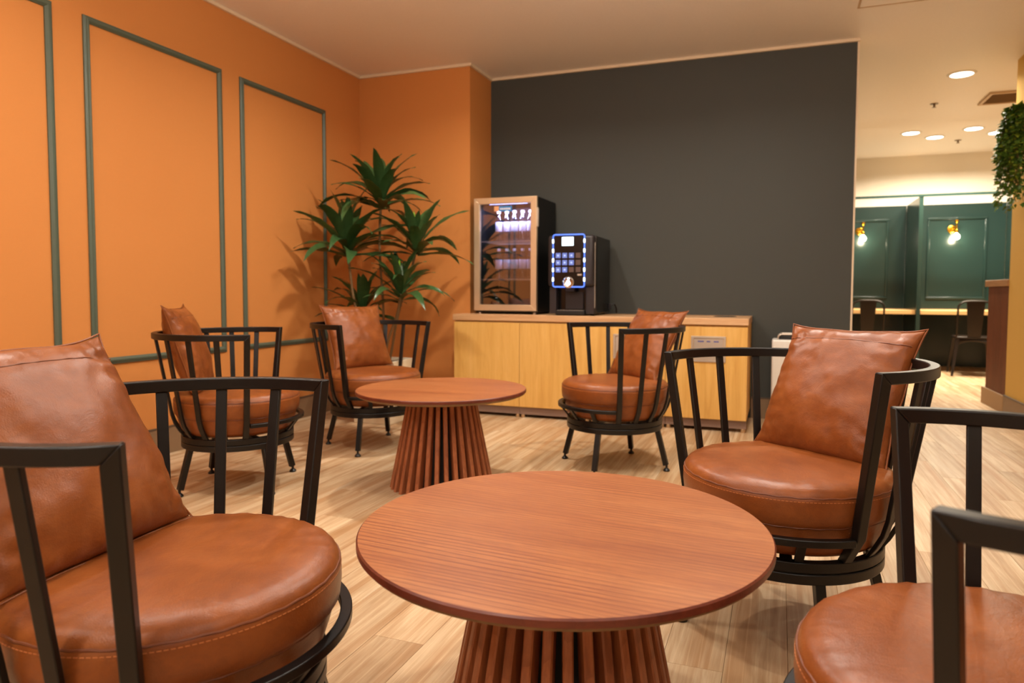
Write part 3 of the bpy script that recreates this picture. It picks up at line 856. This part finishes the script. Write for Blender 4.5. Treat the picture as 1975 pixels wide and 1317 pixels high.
# glowing rounded frame and its white lights
def rrect(x0, x1, z0, z1, r, y):
    pts = []
    for cx, cz, a0 in ((x1 - r, z1 - r, 0), (x0 + r, z1 - r, PI / 2), (x0 + r, z0 + r, PI), (x1 - r, z0 + r, 1.5 * PI)):
        for k in range(7):
            a = a0 + PI / 2 * k / 6; pts.append((cx + r * math.cos(a), y, cz + r * math.sin(a)))
    return pts
o_ = cm.location
bm = bmesh.new(); tube(bm, [(p[0] - o_.x, p[1] - o_.y, p[2] - o_.z) for p in rrect(-1.535, -1.303, 0.960, 1.331, 0.014, MY0 - 0.034)], 0.0045, 8, True)
tag(obj('light_frame', bm, E_blue, cm), 'blue glowing frame around the keypad')
for xx in (-1.535, -1.303):
    for k in range(5):
        zc = 1.285 - 0.068 * k
        bm = bmesh.new()
        lathe(bm, [(0, -0.016), (0.0045, -0.013), (0.0058, -0.007), (0.0058, 0.007), (0.0045, 0.013), (0, 0.016)], 12, (xx - o_.x, MY0 - 0.036 - o_.y, zc - o_.z))
        obj('led', bm, E_led, cm)
obj('screen', cb((-1.468, MY0 - 0.0365, 1.253), (-1.384, MY0 - 0.0342, 1.313)), E_screen, cm, 0.001)
for r in range(3):
    for c in range(4):
        xk = -1.515 + c * 0.0495; zk = 1.165 - r * 0.0505
        lit = c < 3 and not (r == 2 and c == 2)
        bm = cb((xk, MY0 - 0.0375, zk), (xk + 0.036, MY0 - 0.0342, zk + 0.036))
        key = obj('key', bm, E_key if lit else M_keyoff, cm, 0.001)
        if lit:
            bm = bmesh.new(); lathe(bm, [(0, 0), (0.007, 0.0)], 12, (0, 0, 0))
            for v in bm.verts: v.co = Vector((xk + 0.018 + v.co.x - o_.x, MY0 - 0.0380 - o_.y, zk + 0.018 + v.co.y - o_.z))
            bmesh.ops.recalc_face_normals(bm, faces=bm.faces)
            obj('key_symbol', bm, E_sym, key)
bm = cb((-1.353, MY0 - 0.0365, 1.040), (-1.322, MY0 - 0.0342, 1.052)); obj('maker_plate', bm, M_steel, cm)
bm = bmesh.new(); lathe(bm, [(0.0, 0.0), (0.040, 0.0), (0.041, 0.006), (0.034, 0.012), (0.030, 0.010), (0, 0.009)], 32)
for v in bm.verts: v.co = Vector((-1.419 + v.co.x - o_.x, MY0 - 0.0342 - v.co.z - o_.y, 0.992 + v.co.y - o_.z))
dial = obj('dial', bm, M_chrome, cm)
bm = bmesh.new(); lathe(bm, [(0, 0.0), (0.013, 0.0)], 20)
for v in bm.verts: v.co = Vector((-1.419 + v.co.x * 1.3 - o_.x, MY0 - 0.0455 - o_.y, 0.985 + v.co.y - o_.z))
for dx, dz, rr in ((0.003, 0.034, 0.008), (0.0, 0.012, 0.011)):
    lathe(bm, [(0, 0.0), (rr, 0.0)], 16, (0, 0, 0))
    vv = list(bm.verts)[-17:]
    for v in vv: v.co = Vector((-1.419 + dx + v.co.x - o_.x, MY0 - 0.0456 - o_.y, 0.985 + dz + v.co.y - o_.z))
obj('dial_symbol', bm, E_led, dial)
obj('spout', cb((-1.455, MY0 + 0.0, 0.925), (-1.385, MY0 + 0.06, 0.9615)), M_dkpl, cm, 0.006)
obj('niche_plate', cb((-1.47, MY0 + 0.060, 0.80), (-1.335, MY0 + 0.0695, 0.925)), M_dkpl, cm, 0.002)
tray = obj('drip_tray', cb((MX0 + 0.057, MY0 - 0.02, ZT + 0.006), (MX1 - 0.064, MY0 + 0.0695, ZT + 0.036)), M_black, cm, 0.003)
bm = bmesh.new()
for k in range(9): cb((MX0 + 0.07 + k * 0.022, MY0 - 0.012, ZT + 0.0362), (MX0 + 0.078 + k * 0.022, MY0 + 0.06, ZT + 0.039), bm)
obj('drip_grid', bm, M_steel, tray)
obj('trim_strip', cb((MX1 + 0.0003, MY0 + 0.012, 0.81), (MX1 + 0.004, MY0 + 0.020, 1.277)), M_steel, cm)
for sx in (MX0 + 0.04, MX1 - 0.04):
    for sy in (MY0 + 0.11, MY1 - 0.05):
        bm = bmesh.new(); lathe(bm, [(0, 0), (0.016, 0), (0.014, 0.0118), (0, 0.0118)], 14, (sx - o_.x, sy - o_.y, 0))
        obj('foot', bm, M_glide, cm)
bm = bmesh.new(); cb((MX1 + 0.0005, MY1 - 0.05, 0.79), (MX1 + 0.018, MY1 - 0.02, 0.835), bm)
obj('cable_clip', bm, M_dkpl, cm, 0.003)
bm = bmesh.new(); tube(bm, [(MX1 + 0.016 - o_.x, MY1 - 0.035 - o_.y, 0.825 - o_.z), (MX1 + 0.04 - o_.x, MY1 - 0.02 - o_.y, 0.835 - o_.z), (MX1 + 0.05 - o_.x, MY1 + 0.01 - o_.y, 0.80 - o_.z), (MX1 + 0.045 - o_.x, MY1 + 0.04 - o_.y, 0.762 - o_.z)], 0.006, 8)
obj('power_cord', bm, M_glide, cm)

# ------------------------------------------------------------------ white bin by the dark wall
bn = empty('bin', (0.11, 5.14, 0)); tag(bn, 'tall slim white bin with grey-rimmed black opening beside the dark wall', 'bin')
obj('body', bx((-0.155, -0.095, 0.0), (0.155, 0.095, 0.598)), M_white, bn, 0.014, seg=3)
bm = bmesh.new()
fp = [(-0.118, 0, 0.596), (-0.112, 0, 0.622), (-0.095, 0, 0.634), (0.095, 0, 0.634), (0.112, 0, 0.622), (0.118, 0, 0.596)]
for yy in (-0.07, 0.07): tube(bm, [(p[0], yy, p[2]) for p in fp], 0.0045, 8)
for p in fp[1:5]: tube(bm, [(p[0], -0.07, p[2]), (p[0], 0.07, p[2])], 0.0045, 8)
tag(obj('handle', bm, M_steel, bn), 'grey metal frame over the opening')
obj('opening', bx((-0.11, -0.066, 0.594), (0.11, 0.066, 0.622)), M_black, bn, 0.004)

# ------------------------------------------------------------------ dracaena in a white planter
PX, PY = -2.66, 4.22
pl = empty('dracaena', (PX, PY, 0)); tag(pl, 'tall dark green dracaena with several leafy heads in a white planter by the orange corner', 'plant')
bm = bmesh.new()
s0, s1, hp = 0.145, 0.17, 0.44
def ringbox(z, s): return [bm.verts.new(p) for p in ((-s, -s, z), (s, -s, z), (s, s, z), (-s, s, z))]
Rr = [ringbox(0, s0), ringbox(hp, s1), ringbox(hp, s1 - 0.018), ringbox(hp - 0.03, s1 - 0.02)]
for A, B in zip(Rr, Rr[1:]):
    for i in range(4): bm.faces.new((A[i], A[(i + 1) % 4], B[(i + 1) % 4], B[i]))
bm.faces.new(Rr[0][::-1])
obj('planter', bm, M_pot, pl, 0.004)
bm = bmesh.new(); g = 10
VV = [[bm.verts.new(((-1 + 2 * i / g) * 0.149, (-1 + 2 * j / g) * 0.149, hp - 0.028 + 0.012 * mnoise.noise(Vector((i * 0.9, j * 0.9, 0))))) for j in range(g + 1)] for i in range(g + 1)]
for i in range(g):
    for j in range(g): bm.faces.new((VV[i][j], VV[i + 1][j], VV[i + 1][j + 1], VV[i][j + 1]))
obj('soil', bm, M_soil, pl, angle=60)
def leaf_mesh(L, W, droop, twist, seed, mat, fold=0.25):
    rnd = random.Random(seed); bm = bmesh.new(); n = 10
    rows = []
    p = Vector((0, 0, 0)); pitch = 0.0
    for k in range(n + 1):
        t_ = k / n
        wv = W * (0.42 + 0.58 * min(1, t_ / 0.35)) * (1 - max(0, (t_ - 0.45) / 0.55) ** 1.7) if k < n else 0.0006
        a = -droop * t_ ** 1.5
        if k: p = p + Vector((math.cos(a), 0, math.sin(a))) * (L / n)
        up = Vector((-math.sin(a), 0, math.cos(a))); sd = Vector((0, 1, 0))
        tw = twist * t_
        sd2 = sd * math.cos(tw) + up * math.sin(tw); up2 = up * math.cos(tw) - sd * math.sin(tw)
        wob = 0.004 * math.sin(k * 1.9 + seed)
        rows.append([bm.verts.new(p + sd2 * (-wv / 2) + up2 * (fold * wv / 2 + wob)), bm.verts.new(p - up2 * 0.0), bm.verts.new(p + sd2 * (wv / 2) + up2 * (fold * wv / 2 - wob))])
    for A, B in zip(rows, rows[1:]):
        bm.faces.new((A[0], A[1], B[1], B[0])); bm.faces.new((A[1], A[2], B[2], B[1]))
    me = to_mesh(bm, 'leaf', mat, 180)
    return me
LEAVES = [leaf_mesh(L, W, dr, tw, i, M_leaf) for i, (L, W, dr, tw) in enumerate([(0.50, 0.084, 0.75, 0.3), (0.46, 0.090, 1.0, -0.3), (0.52, 0.074, 1.3, 0.5), (0.44, 0.092, 0.55, 0.0), (0.48, 0.076, 1.5, -0.6), (0.42, 0.086, 0.9, 0.2)])]
SHOOT = [leaf_mesh(0.155, 0.022, 0.08, 0.4, 50, M_shoot, 0.5), leaf_mesh(0.13, 0.016, 0.1, -0.4, 51, M_shoot, 0.5)]
def P3(x, y, z): return Vector((x - PX, y - PY, z))
heads = [  # tip of cane (world), base on soil, leaf scale, lean azimuth
    ((-2.690, 4.26, 1.555), (-2.70, 4.28, hp - 0.02), 0.98, 1, 30),
    ((-2.895, 4.14, 1.215), (-2.74, 4.16, hp - 0.02), 1.05, 2, 30),
    ((-2.430, 4.30, 1.225), (-2.63, 4.26, hp - 0.02), 0.86, 3, 26),
    ((-2.470, 4.15, 0.905), (-2.60, 4.15, hp - 0.02), 0.80, 4, 24),
    ((-2.850, 4.26, 0.770), (-2.76, 4.26, hp - 0.02), 0.80, 5, 22)]
for tip, base_, sc, seed, nl in heads:
    rnd = random.Random(seed * 11)
    T_, B_ = P3(*tip), P3(*base_)
    bm = bmesh.new(); pts = []
    for k in range(13):
        t_ = k / 12
        q = B_.lerp(T_, t_); q += Vector((0.02 * math.sin(t_ * PI * 1.3 + seed), 0.012 * math.sin(t_ * 5 + seed), 0)) * (1 - t_) * t_ * 3
        pts.append(q)
    rad = [0.0085 + (0.0012 if k % 2 else 0) for k in range(13)]
    tube(bm, pts, rad, 9)
    cane = obj('cane', bm, M_cane, pl)
    for q in range(nl):
        f = q / (nl - 1)
        az = q * 2.39996 + seed
        elev = math.radians(86 - 74 * f ** 0.95 + rnd.uniform(-8, 8))
        lift = 0.105 * (1 - f)
        o = link('leaf', LEAVES[rnd.randrange(6)] if f > 0.25 else LEAVES[rnd.choice([0, 3, 5])], cane)
        s_ = sc * rnd.uniform(0.82, 1.12) * (0.78 + 0.22 * min(1, f * 2.5))
        o.scale = (s_, s_ * rnd.uniform(0.9, 1.15), s_)
        reach = (T_.x + PX) + 0.50 * s_ * math.cos(az) * max(0.62, math.cos(elev * 0.8))
        if reach < XL + 0.03: s_ *= max(0.42, (XL + 0.03 - T_.x - PX) / (reach - T_.x - PX))
        o.scale = (s_, s_ * rnd.uniform(0.95, 1.15), s_)
        o.location = T_ + Vector((0.012 * math.cos(az), 0.012 * math.sin(az), lift - 0.05))
        o.rotation_euler = (rnd.uniform(-0.3, 0.3), -elev, az)
    for q in range(2 if seed != 5 else 0):
        o = link('leaf', SHOOT[q], cane); o.location = T_ + Vector((0, 0, 0.10)); o.scale = (sc * 1.25,) * 3
        o.rotation_euler = (rnd.uniform(-1, 1), -math.radians(86 - 9 * q), rnd.uniform(0, 6.28)); o['label'] = 'bright green young shoot'

# ------------------------------------------------------------------ ribbed wooden counter behind the column
ct = empty('counter', (CX, CY1, 0)); tag(ct, 'brown ribbed wooden counter behind the mustard column', 'counter')
obj('front_panel', bx((0.006, 0.002, 0.137), (0.7, 0.54, 0.978)), M_count, ct)
bm = bmesh.new()
for k in range(36):
    y = 0.004 + k * 0.0149
    tube(bm, [(0.0055, y + 0.0074, 0.138), (0.0055, y + 0.0074, 0.977)], 0.0065, 6)
tag(obj('rib', bm, M_count, ct), kind='stuff')
obj('counter_top', bx((-0.012, 0.002, 0.979), (0.72, 0.605, 1.031)), M_cap2, ct, 0.003)
obj('base_trim', bx((-0.014, 0.002, 0.0), (0.7, 0.60, 0.1365)), M_cbase, ct, 0.002)

# ------------------------------------------------------------------ hanging greenery on the column
iv = empty('hanging_plant', (CX, 5.77, 2.19)); tag(iv, 'bushy green trailing plant hanging on the mustard column', 'plant')
bm = bmesh.new(); lathe(bm, [(0, -0.16), (0.05, -0.15), (0.06, -0.08), (0.065, 0.0), (0.058, 0.0), (0.05, -0.07), (0, -0.13)], 20, (-0.07, 0, -0.05))
obj('wall_basket', bm, M_core, iv)
rnd = random.Random(3)
bmA, bmB, bmS = bmesh.new(), bmesh.new(), bmesh.new()
def ivyleaf(bm, p, d, n_, s):
    d = d.normalized(); sd = d.cross(n_); 
    if sd.length < 1e-3: return
    sd.normalize(); nn = sd.cross(d)
    q = [p, p + d * 0.35 * s + sd * 0.42 * s + nn * 0.08 * s, p + d * s - nn * 0.12 * s, p + d * 0.35 * s - sd * 0.42 * s + nn * 0.08 * s, p + d * 0.45 * s - nn * 0.02 * s]
    v = [bm.verts.new(a) for a in q]
    bm.faces.new((v[0], v[1], v[4])); bm.faces.new((v[1], v[2], v[4])); bm.faces.new((v[2], v[3], v[4])); bm.faces.new((v[3], v[0], v[4]))
for st in range(46):
    az = rnd.uniform(PI * 0.5, PI * 1.5); L = rnd.uniform(0.25, 0.74) if rnd.random() < 0.6 else rnd.uniform(0.15, 0.4)
    out = rnd.uniform(0.02, 0.09)
    p = Vector((-0.07 + 0.04 * math.cos(az), 0.06 * math.sin(az), -0.02)); pts = []
    n = int(L / 0.022) + 3
    for k in range(n):
        t_ = k / n
        ar = out * (1 - math.exp(-t_ * 4)); h_ = 0.07 * math.sin(min(1, t_ * 4) * PI * 0.8) * (1 - t_) - L * max(0, t_ - 0.08) ** 1.15
        q = Vector((-0.07 + (0.03 + ar) * math.cos(az) + 0.01 * math.sin(k + st), (0.06 + ar) * math.sin(az) * 1.2, -0.02 + h_))
        q.x = min(q.x, -0.012); pts.append(q)
        for _ in range(3):
            dd = Vector((rnd.gauss(0, 1) + math.cos(az) * 0.7, rnd.gauss(0, 1) + math.sin(az) * 0.5, rnd.gauss(-0.5, 0.7)))
            sz = rnd.uniform(0.025, 0.045)
            pp = q + dd.normalized() * 0.012
            if (pp + dd.normalized() * sz).x < -0.004: ivyleaf(bmB if rnd.random() < 0.2 else bmA, pp, dd, Vector((rnd.gauss(-0.6, 0.6), rnd.gauss(0, 0.6), 1)), sz)
    tube(bmS, pts, 0.0018, 4)
tag(obj('foliage', bmA, M_ivy, iv, angle=180), kind='stuff')
tag(obj('foliage', bmB, M_ivyl, iv, angle=180), 'paler young leaves', kind='stuff')
tag(obj('stems', bmS, M_cane, iv), kind='stuff')

# ------------------------------------------------------------------ booths with dark green partitions
BY0, BY1, BH = 9.0, 9.86, 2.03
part_x = [0.43, 1.515, 2.60]
for k, x in enumerate(part_x):
    lab = ['green booth partition hidden behind the dark wall end', 'tall dark green partition standing between the two booths', 'dark green booth partition beside the column, farthest from the dark wall'][k]
    root = empty('booth_partition', (x, BY0, 0)); tag(root, lab, 'partition', 'booth partitions')
    obj('panel', bx((-0.02, 0.012, 0), (0.02, BY1 - BY0, BH)), M_teal, root)
    obj('edge_strip', bx((-0.021, 0, 0), (0.021, 0.0115, BH)), M_teald, root)
rl = obj('booth_rail', bx((0.41, BY0 - 0.004, BH + 0.0005), (2.621, BY0 + 0.022, BH + 0.028)), M_teald); tag(rl, 'thin dark green rail across the top of the booths', 'rail')
for k in range(2):
    xa, xb = part_x[k] + 0.022, part_x[k + 1] - 0.022
    xc = (xa + xb) / 2
    root = empty('booth_screen', (xc, BY1, 0)); tag(root, ['green framed back panel of the booth beside the dark wall', 'green framed back panel of the booth beside the counter'][k], 'panel', 'booth back panels')
    hw = (xb - xa) / 2
    obj('board', bx((-hw, 0, 0), (hw, 0.03, BH)), M_teal, root)
    fw, z0, z1 = 0.325, 0.845, 1.866
    for a, b_ in (((-fw, z0), (fw, z0 + 0.03)), ((-fw, z1 - 0.03), (fw, z1)), ((-fw, z0 + 0.03), (-fw + 0.03, z1 - 0.03)), ((fw - 0.03, z0 + 0.03), (fw, z1 - 0.03))):
        obj('moulding_strip', bx((a[0], -0.018, a[1]), (b_[0], -0.0005, b_[1])), M_teal, root, 0.006)
    dk = obj('desk', bx((xa + 0.0005, BY0 + 0.05, 0.672), (xb - 0.0005, BY1 - 0.002, 0.720)), M_desk, None, 0.003)
    tag(dk, ['pale wooden desk top in the booth beside the dark wall', 'pale wooden desk top in the booth beside the counter'][k], 'desk', 'booth desks')
    # wall lamp
    lx = [0.99, 2.035][k]
    lamp = empty('wall_lamp', (lx, BY1, 1.63)); tag(lamp, ['brass wall lamp with glowing globe bulb in the booth beside the dark wall', 'brass wall lamp with glowing globe bulb in the booth beside the counter'][k], 'lamp', 'brass booth lamps')
    bm = bmesh.new(); lathe(bm, [(0, 0.016), (0.03, 0.016), (0.048, 0.010), (0.05, 0.0), (0, 0.0)], 28)
    for v in bm.verts: v.co = Vector((v.co.x - 0.035, -0.001 - v.co.z, 0.085 + v.co.y))
    obj('back_plate', bm, M_brass, lamp)
    bm = bmesh.new(); tube(bm, [(-0.035, -0.016, 0.085), (-0.03, -0.05, 0.095), (-0.012, -0.085, 0.11), (0, -0.09, 0.135)], 0.008, 10)
    tube(bm, [(0, -0.09, 0.07), (0, -0.09, 0.165)], 0.009, 10)
    obj('arm', bm, M_brass, lamp)
    bm = bmesh.new(); lathe(bm, [(0, 0.024), (0.014, 0.02), (0.023, 0.008), (0.023, -0.008), (0.014, -0.02), (0, -0.024)], 20, (0, -0.09, 0.175))
    obj('knob', bm, M_brass, lamp)
    bm = bmesh.new(); lathe(bm, [(0, 0.078), (0.016, 0.078), (0.020, 0.065), (0.020, 0.034), (0, 0.034)], 20, (0, -0.09, 0))
    obj('socket', bm, M_brass, lamp)
    bm = bmesh.new(); lathe(bm, [(0, 0.0335), (0.012, 0.033), (0.016, 0.022), (0.030, 0.010), (0.038, -0.010), (0.034, -0.030), (0.020, -0.044), (0, -0.049)], 24, (0, -0.09, 0))
    obj('bulb', bm, E_bulb, lamp, angle=80)
    pd = bpy.data.lights.new('bulb_lamp', 'POINT'); pd.energy = 4.5; pd.color = (1.0, 0.82, 0.55); pd.shadow_soft_size = 0.03
    po = bpy.data.objects.new('bulb_lamp', pd); po.location = (lx, BY1 - 0.16, 1.58); COL.objects.link(po)

# metal cafe chairs at the booth desks (backs to the room)
def make_cafe_chair():
    root = empty('metal_chair')
    # chair back plane at y=0, seat toward +y
    bm = bmesh.new()
    box_pts = []
    sw, sd_ = 0.18, 0.36
    box(bm, (-sw, 0.0, 0.415), (sw, sd_, 0.44))
    obj('seat', bm, M_gun, root, 0.012, seg=3)
    bm = bmesh.new()
    hoop = []
    for k in range(25):
        a = PI * k / 24
        hoop.append((-0.165 * math.copysign(abs(math.cos(a)) ** 0.6, math.cos(a)), -0.055 + 0.01 * math.sin(a), 0.735 + 0.10 * math.sin(a) ** 0.7))
    hoop = [(-0.165, 0.01, 0.425), (-0.167, -0.03, 0.62)] + hoop + [(0.167, -0.03, 0.62), (0.165, 0.01, 0.425)]
    tube(bm, hoop, 0.0105, 8)
    obj('back_hoop', bm, M_gun, root, angle=60)
    bm = bmesh.new()
    sweep(bm, [(0, 0.004, 0.437), (0, -0.03, 0.64), (0, -0.048, 0.826)], [(1, 0, 0)] * 3, [(0, 1, 0.15)] * 3, [0.125, 0.150, 0.175], 0.006)
    obj('back_splat', bm, M_gun, root)
    for sx in (-1, 1):
        for fy, ty in ((-0.05, 0.03), (sd_ + 0.045, sd_ - 0.03)):
            bm = bmesh.new()
            sweep(bm, [(sx * 0.155, ty, 0.414), (sx * 0.205, fy, 0.0)], [(1, 0, 0)] * 2, [(0, 1, 0)] * 2, [0.045, 0.024], [0.04, 0.022])
            obj('leg', bm, M_gun, root, 0.003)
    # arched apron between the rear legs
    for yy in (0.016, sd_ - 0.02):
        bm = bmesh.new()
        outer = [(-0.165, yy, 0.414), (0.165, yy, 0.414)]
        arc = [(0.165 * math.cos(PI * k / 16) * 1.03, yy - 0.02 * (1 - math.sin(PI * k / 16)) * (1 if yy < 0.1 else -1), 0.30 + 0.085 * math.sin(PI * k / 16)) for k in range(17)]
        topv = [bm.verts.new((0.165 * math.cos(PI * k / 16), yy, 0.414)) for k in range(17)]; botv = [bm.verts.new(p) for p in arc]
        for k in range(16): bm.faces.new((topv[k], topv[k + 1], botv[k + 1], botv[k]))
        ap = obj('apron', bm, M_gun, root)
        so = ap.modifiers.new('solid', 'SOLIDIFY'); so.thickness = 0.004
    return root
c1 = make_cafe_chair(); c1.location = (2.025, 8.74, 0); c1.rotation_euler.z = math.radians(-6); tag(c1, 'dark metal cafe chair at the booth desk beside the counter', 'chair', 'metal booth chairs')
c2 = copy_tree(c1); c2.location = (0.955, 8.74, 0); c2.rotation_euler.z = 0.0; tag(c2, 'dark metal cafe chair at the booth desk beside the dark wall', 'chair', 'metal booth chairs')

# ------------------------------------------------------------------ ceiling fittings
def downlight(x, y, label, r=0.095):
    root = empty('downlight', (x, y, CEIL)); tag(root, label, 'ceiling light', 'round recessed downlights')
    bm = bmesh.new(); lathe(bm, [(r * 0.86, -0.010), (r * 0.9, -0.009), (r * 1.08, -0.004), (r * 1.10, -0.0006), (r * 0.86, -0.0006)], 40)
    obj('trim_ring', bm, M_white, root)
    bm = bmesh.new(); lathe(bm, [(0, -0.006), (r * 0.86, -0.006)], 40)
    obj('lens', bm, E_down, root)
FLAB = ['round white downlight nearer than the cluster of four beyond it', 'glowing downlight nearest the dark wall in the far cluster', 'glowing downlight second from the dark wall in the far cluster', 'glowing downlight third from the dark wall in the far cluster', 'glowing downlight beside the hanging plant']
for (x, y, p, sp), lab in zip(FAR_LIGHTS, FLAB): downlight(x, y, lab, 0.095)
for k, (x, y, p, sp) in enumerate(ROOM_LIGHTS): downlight(x, y, 'round recessed ceiling downlight over the lounge, outside the picture', 0.07)
for k, (x, y, z, p) in enumerate(FILL_GLOBES):  # unseen globes on cords, added to lift the ceiling's brightness
    root = empty('added_fill_globe', (x, y, z)); tag(root, 'white globe fill lamp added over the lounge to brighten it, outside the picture', 'pendant lamp', 'added fill globes over the lounge')
    bm = bmesh.new(); lathe(bm, [(0, -0.09), (0.05, -0.075), (0.085, -0.03), (0.09, 0.0), (0.085, 0.03), (0.05, 0.075), (0.02, 0.088), (0, 0.088)], 24)
    obj('globe', bm, E_globe, root, angle=80)
    bm = bmesh.new(); tube(bm, [(0, 0, 0.088), (0, 0, CEIL - z - 0.001)], 0.004, 6); obj('cord', bm, M_glide, root)
def sprinkler(x, y, label):
    root = empty('sprinkler', (x, y, CEIL)); tag(root, label, 'sprinkler', 'ceiling sprinklers')
    bm = bmesh.new(); lathe(bm, [(0, -0.006), (0.032, -0.006), (0.036, -0.0006), (0, -0.0006)], 24); obj('cover_plate', bm, M_sprk, root)
    bm = bmesh.new(); lathe(bm, [(0, -0.0065), (0.010, -0.0065), (0.008, -0.03), (0.018, -0.032), (0.018, -0.035), (0, -0.035)], 16); obj('deflector', bm, M_sprk, root)
sprinkler(1.304, 7.291, 'small sprinkler head on the far ceiling before the downlight cluster')
sprinkler(1.879, 9.10, 'small sprinkler head on the far ceiling behind the downlight cluster')
v_ = empty('air_vent', (2.08, 7.23, CEIL)); tag(v_, 'square beige air-conditioning vent in the ceiling by the column', 'vent')
bm = bmesh.new()
H_ = 0.40
for a, b_ in (((-H_, -0.2), (H_, -0.17)), ((-H_, 0.17), (H_, 0.2)), ((-H_, -0.17), (-H_ + 0.03, 0.17)), ((H_ - 0.03, -0.17), (H_, 0.17))):
    box(bm, (a[0], a[1], -0.018), (b_[0], b_[1], -0.0006))
obj('vent_frame', bm, M_ventm, v_, 0.003)
for k in range(9):
    bm = bmesh.new(); y = -0.155 + k * 0.038
    sweep(bm, [(-H_ + 0.031, y, -0.010), (H_ - 0.031, y, -0.010)], [(0, 0.8, 0.6)] * 2, [(0, -0.6, 0.8)] * 2, 0.018, 0.002)
    obj('louvre', bm, M_ventm, v_)
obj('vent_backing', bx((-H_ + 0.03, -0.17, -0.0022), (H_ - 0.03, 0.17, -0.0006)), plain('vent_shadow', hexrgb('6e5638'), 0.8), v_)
hc_ = empty('access_panel', (0.70, 4.42, CEIL)); tag(hc_, 'square ceiling access panel with thin frame beside the dark wall end', 'access panel')
bm = bmesh.new()
for a, b_ in (((-0.29, -0.29), (0.29, -0.278)), ((-0.29, 0.278), (0.29, 0.29)), ((-0.29, -0.278), (-0.278, 0.278)), ((0.278, -0.278), (0.29, 0.278))):
    box(bm, (a[0], a[1], -0.004), (b_[0], b_[1], -0.0006))
obj('frame', bm, M_ventm, hc_)
obj('lid', bx((-0.276, -0.276, -0.003), (0.276, 0.276, -0.0006)), M_ceil, hc_)
